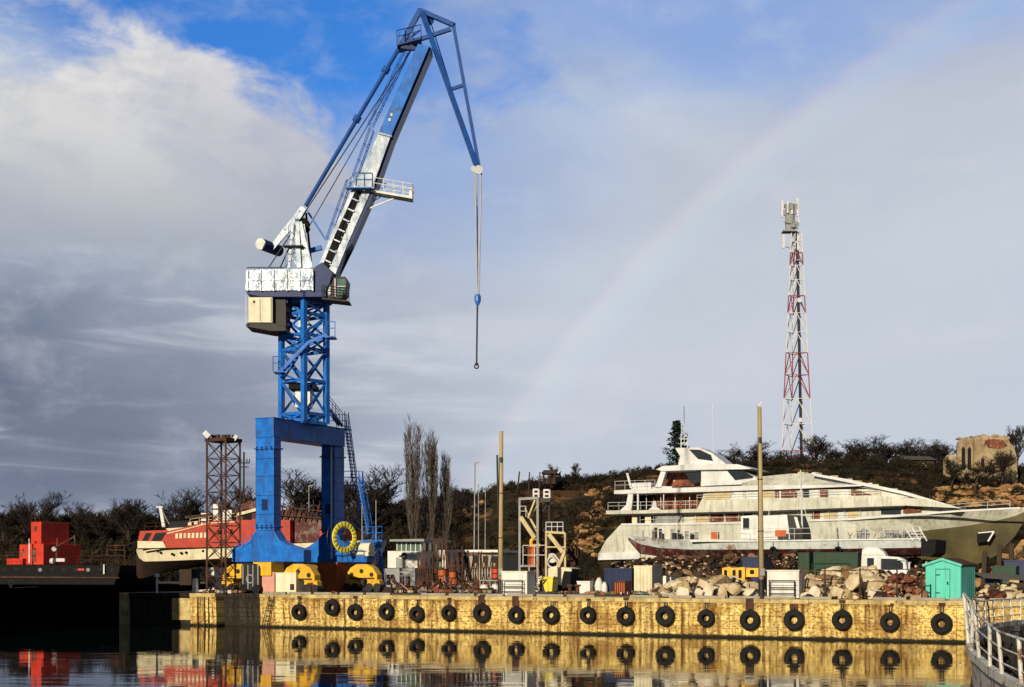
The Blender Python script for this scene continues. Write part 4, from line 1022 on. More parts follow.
# ------------------------------------------------------------------ cabinets and shed
def cabinet(x0,x1,top,b,depth,label,rail_in):
    s0,s1=qs(x0,b),qs(x1,b); p=Q((s0+s1)/2,b,HQ); w=s1-s0; Y=p.y; h=ZC+(568-top)/FP*Y-HQ; t=thing('cabinet',label,'cabinet',p+QN*depth/2)
    mb=MB(); mb.box(p+QN*depth/2+Vector((0,0,h/2)),(w,depth,h-.004),QAX); mb.build('housing','wall_white',t,bevel=.02)
    mb=MB(); mb.box(p+QN*depth/2+Vector((0,0,h+.03)),(w+.1,depth+.1,.06),QAX); mb.build('lid','cream_box',t)
    mb=MB()
    for k in range(4): mb.box(p-QN*.012+Vector((0,0,h*(.15+.17*k))),(w*.94,.02,.035),QAX)
    mb.build('slat','grey',t)
    r=thing('guard_rail',rail_in,'rail',p-QN*.3); mb=MB()
    A_,B_=p-QU*w*.38-QN*.3,p+QU*w*.4-QN*.3; H_=h*.66
    for q in (A_,B_): mb.tube(q,q+Vector((0,0,H_)),.035,6)
    for k in (1,.62,.3): mb.tube(A_+Vector((0,0,H_*k)),B_+Vector((0,0,H_*k)),.03,6)
    mb.build('rail_bars','dark_steel',r)
cabinet(501.5,527,572,.5,1.2,'cream topped white cabinet beside the plain wooden pole','grey tubular guard rail in front of the cream cabinet')
cabinet(767,799,571,.5,1.3,'white slatted cabinet beside the lamp pole','grey tubular guard rail in front of the slatted white cabinet')
def shed():
    A=ax(44); o=G(943,77.8); Y=77.8; k=Y/FP; w=34.5*k/.92; d=1.75; h=34*k*1.02; ap=40*k*1.0
    t=thing('shed','small turquoise timber shed at the quay edge','shed',o)
    mb=MB(); mb.prism([L3(o,A,-w/2,0,0),L3(o,A,w/2,0,0),L3(o,A,w/2,0,h),L3(o,A,0,0,ap),L3(o,A,-w/2,0,h)],A[1]*.06)
    for i in range(1,7):
        x=-w/2+w*i/7; mb.box(L3(o,A,x,-.012,h/2),(.03,.022,h-.04),A)
    mb.build('front_wall','teal',t)
    mb=MB()
    for s_ in (-1,1):
        mb.box(L3(o,A,s_*(w/2-.03),d/2+.035,h/2-.003),(.06,d-.07,h),A)
        for i in range(7): mb.box(L3(o,A,s_*(w/2+.012),.15+i*d/7,h/2),(.022,.06,h-.05),A)
    mb.box(L3(o,A,0,d,h/2),(w-.13,.06,h),A); mb.build('side_wall','teal_shade_trim',t)  # side walls carry painted shade, darker than the lit front
    mb=MB()
    for s_ in (-1,1):
        mb.hexa([L3(o,A,0,-.1,ap+.004),L3(o,A,s_*(w/2+.12),-.1,h-.05),L3(o,A,s_*(w/2+.12),d+.1,h-.05),L3(o,A,0,d+.1,ap+.004)],[L3(o,A,0,-.1,ap+.07),L3(o,A,s_*(w/2+.12),-.1,h+.02),L3(o,A,s_*(w/2+.12),d+.1,h+.02),L3(o,A,0,d+.1,ap+.07)])
    mb.build('roof','rusty',t)
    mb=MB()
    for s_ in (-1,1): mb.bar(L3(o,A,0,-.13,ap+.0),L3(o,A,s_*(w/2+.13),-.13,h-.06),.03,.13)
    mb.build('barge_board','teal',t)
    mb=MB()
    for x in (-.42,.42): mb.box(L3(o,A,x,-.03,h*.44),(.035,.03,h*.86),A)
    mb.box(L3(o,A,0,-.03,h*.87),(.87,.03,.035),A); mb.build('door_frame','teal_shade_trim',t); mb=MB()
    for z in (.35,1.35): mb.box(L3(o,A,-.3,-.035,z),(.26,.03,.05),A)
    mb.box(L3(o,A,.3,-.05,.9),(.06,.05,.16),A); mb.build('door_hinge','dark_steel',t)
shed()

# ------------------------------------------------------------------ yacht
def yacht():
    Fy=Fr(150,.5); n=Fy.n
    t=thing('yacht','large cream motor yacht under refit, three decks and long pointed bow','yacht',Fy.gz(780,2.2,4))
    HB=4.2   # half beam
    # stations: px, gunwale y, lower-edge-of-cream y, keel y, offset d at the gunwale, d at chine, d at keel
    ST=[(599,553,560,572,.3,.4,3.2),(606,540,560,574,.15,.3,3.2),(620,525,559,577,.0,.2,3.5),(660,524.5,558.5,579,0,.15,3.8),(720,523.5,556,580,0,.1,4.0),(780,522,552,581,0,.15,4.0),(840,520,545,581,.05,.4,4.0),
        (890,517.5,536,580,.4,1.1,4.05),(930,514.5,530,577,1.0,2.0,4.1),(965,511.5,526,570,1.9,2.9,4.15),(995,509.5,521,556,2.9,3.6,4.18),(1015,508,516,536,3.6,4.0,4.19),(1028,507,510,515,4.15,4.18,4.2)]
    def ring(S,side):
        x,g,c,k,d0,d1,d2=S; out=[]
        for y,d in ((g,d0),(c,d1),((c+k)/2,d1+(d2-d1)*.35),(k,d2)):
            p=Fy.pt(x,y,d)
            if side>0: p=p+n*(2*(HB-d))
            out.append(p)
        return out
    hull=MB(); low=MB()
    for side in (0,1):
        rows=[ring(S,side) for S in ST]
        hull.loft([r[:2] for r in rows],cap=False,closed=False); low.loft([r[1:] for r in rows],cap=False,closed=False)
    a,b=ring(ST[0],0),ring(ST[0],1); hull.add([a[0],a[1],b[1],b[0]],[(0,1,2,3)]); low.add([a[1],a[2],a[3],b[3],b[2],b[1]],[(0,1,2,3,4,5)])
    dk=MB(); rows=[[ring(S,0)[0]+Vector((0,0,-.05)),ring(S,1)[0]+Vector((0,0,-.05))] for S in ST[2:]]; dk.loft(rows,cap=False,closed=False)
    hull.build('hull','yacht_hull',t,smooth=False); low.build('lower_hull','yacht_olive',t,smooth=True); dk.build('main_deck','yacht_hull',t)
    mb=MB(); Fy.poly(mb,[(598,553),(640,551.5),(640,559),(598,560)],-.05,.6); mb.build('swim_platform','yacht_white',t)
    mb=MB(); Fy.poly(mb,[(621,523.5),(720,522.2),(850,518),(960,510),(1020,507),(1020,508.5),(960,511.8),(850,520.2),(720,524.4),(621,525.7)],-.12,.16)
    mb.build('rub_rail','yacht_white',t)
    # main deck cabin walls y 514-525
    wall=MB(); Fy.poly(wall,[(676,514),(905,506),(905,519),(676,525)],.7,.12); Fy.poly(wall,[(676,514),(905,506),(905,519),(676,525)],6.6,.12); wall.box(Fy.pt(676,519.5,3.7),(.12,6,1.0),(Fy.u,n,Vector((0,0,1))))
    wall.build('main_cabin_wall','yacht_hull',t)
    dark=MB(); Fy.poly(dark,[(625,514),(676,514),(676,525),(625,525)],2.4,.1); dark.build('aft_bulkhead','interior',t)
    def win(x0,x1,y0,y1,m,d,name='window',skew=0):
        mb=MB(); Fy.poly(mb,[(x0+skew,y0),(x1+skew,y0),(x1,y1),(x0,y1)],d-.025,.05); return mb.build(name,m,t)
    for x0,x1,m in ((693,708,'panel_tan'),(709,724,'interior'),(726,741,'interior'),(744,752,'glass'),(812,820,'interior'),(824,836,'panel_tan'),(838,846,'yacht_white'),(848,858,'panel_tan')): win(x0,x1,514.8-(x0-690)*.03,523-(x0-690)*.035,m,.66)
    win(881,901,508.8,514.5,'glass',.66); win(903,921,507.5,513,'interior',.6)
    mb=MB(); Fy.poly(mb,[(905,505.5),(925,505),(963,510),(905,518)],.9,5); mb.build('forward_casing','yacht_hull',t)
    # aft columns & louvred stair
    for (x0,x1) in ((632,637),(645,651),(666,669)): mb=MB(); Fy.rect(mb,x0,514,x1,525,.5,.5); mb.build('aft_column','cream',t)
    mb=MB(); Fy.poly(mb,[(658,516),(681,516),(676,525),(653,525)],.3,.1)
    for k in range(5): Fy.rect(mb,655,516.5+k*1.8,678,517.2+k*1.8,.25,.08)
    mb.build('stair_grille','grey',t)
    # deck 2
    mb=MB(); Fy.poly(mb,[(606,510.5),(650,510.2),(697,508.8),(701,500.5),(760,498.5),(880,496),(925,499),(958,508),(905,505.5),(762,511),(606,514.3)],-.35,9.1)
    mb.build('upper_deck_bulwark','yacht_hull',t)
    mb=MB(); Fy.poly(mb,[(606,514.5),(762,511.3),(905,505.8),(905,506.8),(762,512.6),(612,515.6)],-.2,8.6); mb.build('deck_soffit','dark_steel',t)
    # aft supports of deck 3 (swooping)
    mb=MB(); Fy.poly(mb,[(620,510.3),(626,505),(628,494),(633,494),(632,505),(631,510.3)],-.2,.35); Fy.poly(mb,[(648,510),(652,507),(653,501),(656,501),(656.5,507),(661,509.8)],-.2,.3); Fy.rect(mb,637,493,638.6,510,-.1,.2); Fy.rect(mb,663.2,492,664,509.5,.2,.1)
    for x in (620,648): pass
    mb.build('deck_support','yacht_white',t)
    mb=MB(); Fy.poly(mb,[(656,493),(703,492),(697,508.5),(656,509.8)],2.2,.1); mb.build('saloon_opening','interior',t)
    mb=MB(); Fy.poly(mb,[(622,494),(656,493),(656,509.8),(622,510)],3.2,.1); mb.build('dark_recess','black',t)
    mb=MB(); Fy.poly(mb,[(704,492),(760,490),(880,489),(912,497.5),(880,497),(762,500.3),(701,502)],.3,.12); Fy.poly(mb,[(704,492),(880,489),(880,497),(701,502)],7.2,.12)
    mb.build('upper_cabin_wall','yacht_hull',t)
    for x0,x1,m,sk in ((704,729,'panel_tan',5),(732,743,'yacht_white',0),(746,760,'yacht_white',0),(763,774,'panel_tan',0),(775,779,'interior',0),(781,797,'interior',0),(803,809,'glass',0),(810,818,'yacht_white',0),(820,828,'interior',0),(829,837,'yacht_white',0),(841,849,'yacht_white',0)):
        win(x0,x1,491.8-(x0-700)*.015,499.6-(x0-700)*.018,m,.25,'window',sk)
    mb=MB(); Fy.poly(mb,[(851,489.3),(856,489.3),(872,495),(851,495.5)],.22,.04); mb.build('window','interior',t)
    # deck 3 slab and sloped fore roof
    mb=MB(); Fy.poly(mb,[(614,490.3),(650,488.7),(760,485.2),(862,484.6),(862,486),(800,488.6),(704,491.8),(614,494)],-.25,8.9); mb.build('top_deck_edge','yacht_white',t)
    ro=MB(); secs=[]
    for (x,yt,yb,d) in ((742,480,486,.6),(762,476.5,486,.3),(790,473.6,486,.1),(812,473.4,486,0),(850,480,486,0),(880,487,490,.1),(920,496.5,500,.4),(963,509,511,1.6)):
        p=Fy.pt(x,yb,d); q=Fy.pt(x,yt,d+1.3); w=2*(HB-d)-.0
        secs.append([p,q,q+n*(w-2.6),p+n*w])
    ro.loft(secs); ro.build('fore_roof','yacht_hull',t)
    mb=MB(); Fy.poly(mb,[(812,473.2),(850,479.5),(905,491.5),(960,508),(957,509),(900,493.5),(846,482),(812,475)],-.1,.35); mb.build('roof_coaming','yacht_white',t)
    # sun deck furniture
    mb=MB(); Fy.poly(mb,[(629,483),(651,482),(651,489),(631,489.5)],.8,1.8); Fy.poly(mb,[(626,473),(628,473),(632,488),(630,488)],.6,.12); Fy.poly(mb,[(640,489),(660,486),(672,486.5),(672,489)],1.2,3.); mb.build('sun_deck_bench','yacht_white',t)
    # wheelhouse
    mb=MB(); Fy.poly(mb,[(656,469.5),(662,466.3),(700,463.5),(738,464.3),(752,468.5),(744,469.2),(700,469.8),(662,471)],.8,6.2); mb.build('flybridge_roof','yacht_white',t)
    for d_ in (1.,6.2): mb=MB(); Fy.poly(mb,[(661,471),(666,471),(661,487),(655,487.5)],d_,.6); mb.build('roof_support','yacht_white',t)
    mb=MB(); Fy.poly(mb,[(701,470),(740,469.3),(756,477),(758,484),(701,486.3)],1.3,5.2); wh=mb.build('wheelhouse','yacht_white',t,bevel=.02)
    mb=MB(); Fy.poly(mb,[(726,469.4),(741,469.2),(754,476.8),(752,478.2),(735,480.2)],1.26,.05); Fy.poly(mb,[(742,469.4),(754,476.2),(756,478.3),(742,472)],1.6,4.6); mb.build('windscreen','glass',wh)
    mb=MB(); Fy.poly(mb,[(665,472),(700,471),(700,486),(663,487)],3.5,.1); mb.build('open_cabin','interior',t)
    mb=MB(); Fy.poly(mb,[(685,473),(700,471),(700,482),(692,484)],1.5,.05); mb.build('side_glass','glass',t)
    mb=MB(); Fy.poly(mb,[(675,448),(699,447.3),(712,453),(726,464),(678,465),(680,456)],2.2,3.2); mh=mb.build('mast_house','yacht_white',t,bevel=.02)
    mb=MB(); Fy.poly(mb,[(689,449.5),(700,449.8),(711,455),(713,461),(698,459)],2.16,.05); mb.build('mast_window','glass',mh)
    mb=MB()
    for (x0,y0,x1,y1) in ((681,434,681,448),(687.5,434,687.5,448),(681,434,687.5,434),(681,439,687.5,439),(681,443,687.5,443)): Fy.bar(mb,x0,y0,x1,y1,.09,3.6)
    for (x0,y0,x1,y1) in ((684,406,684.5,446),(712.5,404,713.5,456),(681.5,425,681.5,436)): mb.tube(Fy.pt(x0,y0,3.4),Fy.pt(x1,y1,3.4),.035,5)
    mb.build('antenna','antenna',t)
    mb=MB()
    rail(mb,[Fy.pt(701,486,.2),Fy.pt(745,484.5,.2)],.4,.02,1.2); mb.build('deck_rail','yacht_white',t)
    mb=MB(); rail(mb,[Fy.pt(697,500.6,.1),Fy.pt(880,496.2,.1)],.55,.02,1.6); mb.build('upper_rail','yacht_white',t)
    mb=MB(); rail(mb,[Fy.pt(615,490,.1),Fy.pt(655,488.8,.1)],.9,.02,1.2); mb.build('aft_rail','yacht_white',t)
    mb=MB(); rail(mb,[Fy.pt(608,510.3,.1),Fy.pt(697,508.6,.1)],.8,.02,1.2); mb.build('aft_rail','yacht_white',t)
    mb=MB(); rail(mb,[Fy.pt(905,516,.8),Fy.pt(965,510.8,2.1),Fy.pt(1010,508,3.7)],.7,.02,1.8); mb.build('bow_rail','yacht_white',t)
    mb=MB(); rail(mb,[Fy.pt(640,524.6,.2),Fy.pt(860,519.,.3)],.9,.02,1.5); mb.build('side_rail','yacht_white',t)
    rr=random.Random(77)
    for i in range(22):
        x=rr.uniform(700,900); yt=np.interp(x,[700,762,790,812,850,880,900],[485,476.5,474,473.5,480,487,491.5]); p=Fy.pt(x,yt,rr.uniform(1.5,3.5)); mb=MB(); mb.box(p+Vector((0,0,.08)),(rr.uniform(.15,.7),rr.uniform(.2,.6),rr.uniform(.08,.2)),ax(rr.uniform(-40,40))); mb.build('deck_litter',rr.choice(['yacht_white','interior','panel_tan','grey']),t)
    for i in range(9):
        x=632+i*7.2; mb=MB(); mb.tube(Fy.pt(x,510,1.2),Fy.pt(x,494,1.2),.04,5); mb.build('prop','rusty' if i%2 else 'yacht_white',t)
    # anchor pocket on the bow
    mb=MB(); Fy.poly(mb,[(977,533),(994,531),(988,541),(977,543)],2.6,.3); mb.build('anchor_pocket','black',t); mb=MB(); Fy.bar(mb,994,531.5,988,541.5,.14,2.5); Fy.bar(mb,978,533,994,531.5,.1,2.5); mb.build('anchor','yacht_white',t)
    # primer patches on lower bow
    # cradle
    c=thing('cradle','timber and steel shores propping up the yacht hull','cradle',Fy.gz(800,2.2,4))
    for x in (640,690,740,790,840,890,935):
        mb=MB(); p=Fy.gz(x,2.2,3.4); mb.box(p+Vector((0,0,.5)),(1.1,2.4,.98)); mb.build('keel_block','timber_dark',c)
        mb=MB(); mb.bar(Fy.gz(x,2.2,.2),Fy.pt(x,562,.8),.22); mb.build('shore','timber_dark',c)
    for x,y in ((985,552),(1000,545),(1012,545)):
        mb=MB(); mb.bar(Fy.gz(x-2,2.2,1.),Fy.pt(x,y,2.5),.4); mb.build('shore','timber_dark',c)
yacht()

# ------------------------------------------------------------------ old grey boat in front of yacht
def greyboat():
    Fb=Fr(131,.5); n=Fb.n; HB=2.6
    t=thing('old_patrol_boat','long rust-streaked grey boat with red bottom propped in front of the yacht','boat',Fb.gz(790,2.2,2.6))
    ST=[(628,534.5,537,540,2.58,2.6,2.6),(640,536.5,544,554,2.0,2.35,2.55),(660,539,548,556.5,1.2,1.7,2.5),(690,541,549.5,558,.5,.9,2.3),(720,541.5,549.5,559,.15,.4,2.2),(760,541,549.3,559,0,.2,2.0),(830,540,548.8,558,0,.2,2.0),(900,539.3,548,557,0,.2,2.0),(921,539,547.5,556,.1,.3,2.0)]
    def ring(S,side):
        x,g,c,k,d0,d1,d2=S; o=[]
        for y,d in ((g,d0),(c,d1),(k-2,(d1+d2)*.5),(k,d2)):
            p=Fb.pt(x,y,d); 
            if side: p=p+n*2*(HB-d)
            o.append(p)
        return o
    h=MB(); l=MB(); dk=MB()
    for s_ in (0,1):
        rows=[ring(S,s_) for S in ST]; h.loft([r[:2] for r in rows],cap=False,closed=False); l.loft([r[1:] for r in rows],cap=False,closed=False)
    dk.loft([[ring(S,0)[0]-Vector((0,0,.05)),ring(S,1)[0]-Vector((0,0,.05))] for S in ST],cap=False,closed=False)
    h.build('hull','grey_hull',t); l.build('bottom','antifoul_shade_red',t,smooth=True); dk.build('deck','grey',t)
    mb=MB(); Fb.poly(mb,[(921,539),(936,539.5),(935,553),(930,557),(921,556)],.1,5); mb.build('transom','black',t)
    mb=MB(); Fb.poly(mb,[(690,540.3),(760,540.2),(921,538.2),(921,539.4),(760,541.6),(690,541.8)],-.12,.14); mb.build('gunwale','white_paint',t)
    mb=MB(); Fb.poly(mb,[(757,516),(787,514.5),(790,539),(757,540)],1.0,3.0); w=mb.build('wheelhouse','white_paint',t,bevel=.02)
    mb=MB(); Fb.poly(mb,[(787.5,515),(797,515),(802,529),(803,539),(790.5,539)],1.1,2.8); mb.build('wheelhouse_front','dark_steel',w)
    mb=MB(); Fb.poly(mb,[(794,517),(797,517),(800,528),(797,528)],1.05,.06); mb.build('window_frame','white_paint',w)
    mb=MB(); Fb.poly(mb,[(743,518),(749,518),(749,529),(743,529)],1.6,.2); mb.build('door','glass',w)
    mb=MB(); Fb.poly(mb,[(741,516),(757,515),(757,540),(741,540)],1.7,2); mb.build('deckhouse','white_paint',t)
    mb=MB(); rail(mb,[Fb.pt(640,536,1.9),Fb.pt(690,540.5,.6),Fb.pt(760,540.5,.1)],1.05,.022,1.3); rail(mb,[Fb.pt(760,540.5,.1),Fb.pt(921,538.5,.1)],1.0,.022,1.5); mb.build('railing','antenna',t)
    mb=MB(); Fb.rect(mb,775,530,786,536.5,.0,.06); mb.build('lifebuoy_board','orange',t); mb=MB(); Fb.rect(mb,711,532,718,539,.4,.4); mb.build('deck_locker','orange',t)
    mb=MB(); mb.tube(Fb.pt(800.5,470,1.5),Fb.pt(802.5,538,1.5),.06,6,.09); mb.tube(Fb.pt(802,500,1.5),Fb.pt(812,535,1.5),.03,5); mb.build('mast','antenna',t); MB().tube(Fb.pt(840,520,1.5),Fb.pt(840,538,1.5),.05,5).build('stern_post','antenna',t); MB().tube(Fb.pt(769,498,1.5),Fb.pt(769,515,1.5),.03,5).build('whip_antenna','antenna',t)
    rr=random.Random(3)
    for i in range(26):
        mb=MB(); x=rr.uniform(845,915); p=Fb.pt(x,538.5,rr.uniform(.5,2.5)); h_=rr.uniform(.3,.9)
        if i%3==0: mb.torus(p+Vector((0,0,.3)),(rr.uniform(-1,1),1,.2),.28,.05,12,5); mb.build('hawser_coil','grey',t)
        elif i%3==1: mb.box(p+Vector((0,0,h_/2-.05)),(rr.uniform(.2,.6),.3,h_)); mb.build('deck_box','grey',t)
        else: mb.tube(p-Vector((0,0,.1)),p+Vector((rr.uniform(-.4,.4),0,h_)),.05,5); mb.build('stanchion','grey',t)
    for i in range(16):
        mb=MB(); x=rr.uniform(642,700); p=Fb.pt(x,539.5,rr.uniform(1.3,2.6)); h_=rr.uniform(.3,1.1); mb.box(p+Vector((0,0,h_/2)),(rr.uniform(.1,.4),.3,h_)); mb.build('deck_box','dark_steel' if i%3 else 'grey',t)
    for x in (912,918,924): 
        pass
    mb=MB(); 
    for (x0,x1) in ((912,920),(919,927),(905,913)): mb.bar(Fb.pt(x1,541,.0),Fb.pt(x0,527,.0),.09)
    for k in range(3): mb.bar(Fb.pt(908+k*3,531+k*3,0),Fb.pt(922+k*2,531+k*3,0),.06)
    mb.build('stern_ladder','antenna',t)
    for px,py,lb in ((773,550,'small black tyre hanging on the grey boat below its wheelhouse'),(838,550,'small black tyre hanging on the grey boat above the green container')):
        mb=MB(); mb.torus(Fb.pt(px,py,-.15),n,.22,.1,20,8); mb.tube(Fb.pt(px,py-2.5,-.1),Fb.pt(px,py-10,-.05),.02,4); tag(mb.build('small_tyre','rubber'),lb,'tyre','tyres on the grey boat')
    c=thing('boat_support','dark timber blocks under the grey boat','support',Fb.gz(790,2.2,2.6))
    for x in (665,710,755,800,845,890): MB().box(Fb.gz(x,2.75,2.4),(.8,2.4,1.1)).build('block','timber_dark',c)
greyboat()

# ------------------------------------------------------------------ red ship behind crane
def redship():
    Fs=Fr(132,.25); n=Fs.n; HB=3.4
    t=thing('red_ship','red ship with cream hull band on the slip behind the blue crane','ship',Fs.gz(260,2.2,3.4))
    ST=[(136.5,549,552,575,2.9,3.1,3.35),(139,548.5,558,578.5,2.0,2.4,3.3),(144,548,561.5,578,1.2,1.6,3.2),(165,548,561,572,.3,.6,3.1),(200,547.5,559.5,566,0,.1,3.0),(260,545,556,572,0,.1,3.0),(330,542,553,575,0,.1,3.0),(360,540.5,551,575,.3,.6,3.1),(372,539.5,549,570,1.2,1.6,3.3)]
    def ring(S,side):
        x,g,c,k,d0,d1,d2=S; o=[]
        for y,d in ((g,d0),(c,d1),((c+k)/2,(d1*1.5+d2)*.4),(k,d2)):
            p=Fs.pt(x,y,d)
            if side: p=p+n*2*(HB-d)
            o.append(p)
        return o
    h=MB(); l=MB(); dk=MB()
    for s_ in (0,1):
        rows=[ring(S,s_) for S in ST]; h.loft([r[:2] for r in rows],cap=False,closed=False); l.loft([r[1:] for r in rows],cap=False,closed=False)
    dk.loft([[ring(S,0)[0]-Vector((0,0,.04)),ring(S,1)[0]-Vector((0,0,.04))] for S in ST],cap=False,closed=False)
    a_,b_=ring(ST[-1],0),ring(ST[-1],1); h.add([a_[0],a_[1],a_[2],a_[3],b_[3],b_[2],b_[1],b_[0]],[tuple(range(8))])
    h.build('hull','cream',t); l.build('lower_hull','keel_dark',t,smooth=True); dk.build('deck','ship_red',t)
    mb=MB(); Fs.poly(mb,[(137.5,541),(163,541.5),(166,547.7),(137.5,548.4)],.5,5.8); mb.build('bow_bulwark','cream',t)
    mb=MB(); Fs.poly(mb,[(164,541),(167,532),(172,530),(190,526),(209,521),(237,520),(290,520),(290,544),(210,547.3),(166.4,547.8)],.35,6); sp=mb.build('superstructure','ship_red',t)
    mb=MB(); Fs.poly(mb,[(140,531),(168,530),(168,532),(164,541.3),(138,541)],.6,5.4); mb.build('bridge','ship_red',t)
    mb=MB(); Fs.poly(mb,[(155.5,533),(166,532.5),(161.5,540.5),(151.5,541)],.56,.05); Fs.poly(mb,[(146,533),(152,533),(147.5,540.5),(142,541)],.56,.05); mb.build('bridge_window','glass',t)
    for i in range(8):
        x=175.5+i*4.1; mb=MB(); Fs.poly(mb,[(x,533.5-i*.12),(x+2.6,533.3-i*.12),(x+2.2,538.3-i*.12),(x-.2,538.5-i*.12)],.31,.05); mb.build('window','cream',sp)
    mb=MB(); Fs.poly(mb,[(168,528),(170,521.5),(190,520.5),(187,527)],1.0,4); mb.build('upper_windows','glass',t)
    mb=MB(); Fs.poly(mb,[(166,528.5),(188,527),(188,528.5),(168,531)],.6,5); 
    mb.build('roof_edge','cream',t)
    for (x,y) in ((190,524),(196,523),(203,524)): mb=MB(); mb.box(Fs.pt(x,y,.5),(.35,.3,.3)); mb.build('deck_locker','cream',t)
    mb=MB(); Fs.poly(mb,[(158.5,506),(161.5,506),(165,527),(162,527)],2.2,.25); mb.bar(Fs.pt(156,507,2.2),Fs.pt(163,507,2.2),.12); mb.tube(Fs.pt(163,512,2.3),Fs.pt(171,528,2.3),.02,4); mb.build('mast','white_paint',t)
    mb=MB(); rail(mb,[Fs.pt(145,531,.7),Fs.pt(166,530.5,.7)],.8,.02,1.); rail(mb,[Fs.pt(144,513,3),Fs.pt(166,512,3)],.0,.03,1.); mb.build('railing','rusty',t)
    mb=MB(); Fs.poly(mb,[(237,506),(250,501),(256,500),(256,520),(237,520)],1.0,4.5); Fs.poly(mb,[(276,521),(278,511),(293,509),(293,514),(301,511),(309,519),(322,520),(322,542),(276,543)],1.2,4); mb.build('funnel_casing','antifoul_shade_red',t)  # dark red puts the shade on the casing into its colour
    mb=MB(); Fs.rect(mb,243,509,251,522,.9,.1); mb.build('dark_door','black',t)
    mb=MB(); Fs.poly(mb,[(167,533),(190,527.5),(209,522.5),(237,521.3),(237,522.2),(209,523.4),(190,528.4),(167,534)],.3,.1); mb.build('sheer_line','cream',sp)
    mb=MB(); Fs.poly(mb,[(138,548.2),(209,547.2),(290,543.8),(290,545),(209,548.4),(138,549.4)],-.08,.2); mb.build('rubbing_strake','black',t)
    for x in (218,224,230): mb=MB(); Fs.rect(mb,x,530-(x-218)*.05,x+2.4,534.5-(x-218)*.05,.31,.05); mb.build('window','black',sp)
    for (x,y) in ((158,551.5),(181,553),(186,552.5),(203,551),(172,554)): mb=MB(); mb.tube(Fs.pt(x,y,-.05),Fs.pt(x,y,.3),.13,10); mb.build('porthole','black',t)
    mb=MB(); rail(mb,[Fs.pt(190,526,.6),Fs.pt(237,520,.6)],.7,.02,1.); mb.build('deck_railing','cream',t)
    for x0,y0,y1 in ((222,480,512),(248,490,503),(290,494,510),(313,500,520)): mb=MB(); mb.tube(Fs.pt(x0,y1,3),Fs.pt(x0+.5,y0,3),.05,5); mb.bar(Fs.pt(x0-3,y0+5,3),Fs.pt(x0+3,y0+5,3),.05); mb.build('mast_pole','rusty',t)
    mb=MB(); Fs.poly(mb,[(237,513),(256,508),(256,511),(237,516)],.7,.1); mb.build('roof_trim','cream',t)
    mb=MB(); Fs.rect(mb,213,504,218,520.5,1.2,2.); mb.box(Fs.pt(228,515,1.2),(.9,.8,1.1)); Fs.rect(mb,201,513,208,521,3,.4); mb.build('deck_box','wall_white',t)
    mb=MB(); Fs.poly(mb,[(185,516),(237,511),(237,513.5),(185,518.5)],2.5,3.5); mb.build('awning','rusty',t)
    mb=MB()
    for i in range(7): Fs.bar(mb,279+i*6,521,284+i*6,503+(i%3)*3,.12,.8); Fs.bar(mb,287+i*6,521,281+i*6,505+(i%2)*4,.1,1.6)
    Fs.bar(mb,277,506,322,511,.12,.8); Fs.bar(mb,277,515,322,518,.1,.8)
    mb.build('derrick','rusty',t)
    mb=MB(); Fs.poly(mb,[(320,528),(345,530),(345,542),(320,543)],1.,4); mb.build('aft_house','ship_red',t)
    c=thing('slip_cradle','dark timber cradle under the red ship','cradle',Fs.gz(240,2.2,3))
    for x in (190,230,280,330,360): MB().box(Fs.gz(x,3.0,3),(1.2,4,1.6)).build('block','timber_dark',c)
redship()

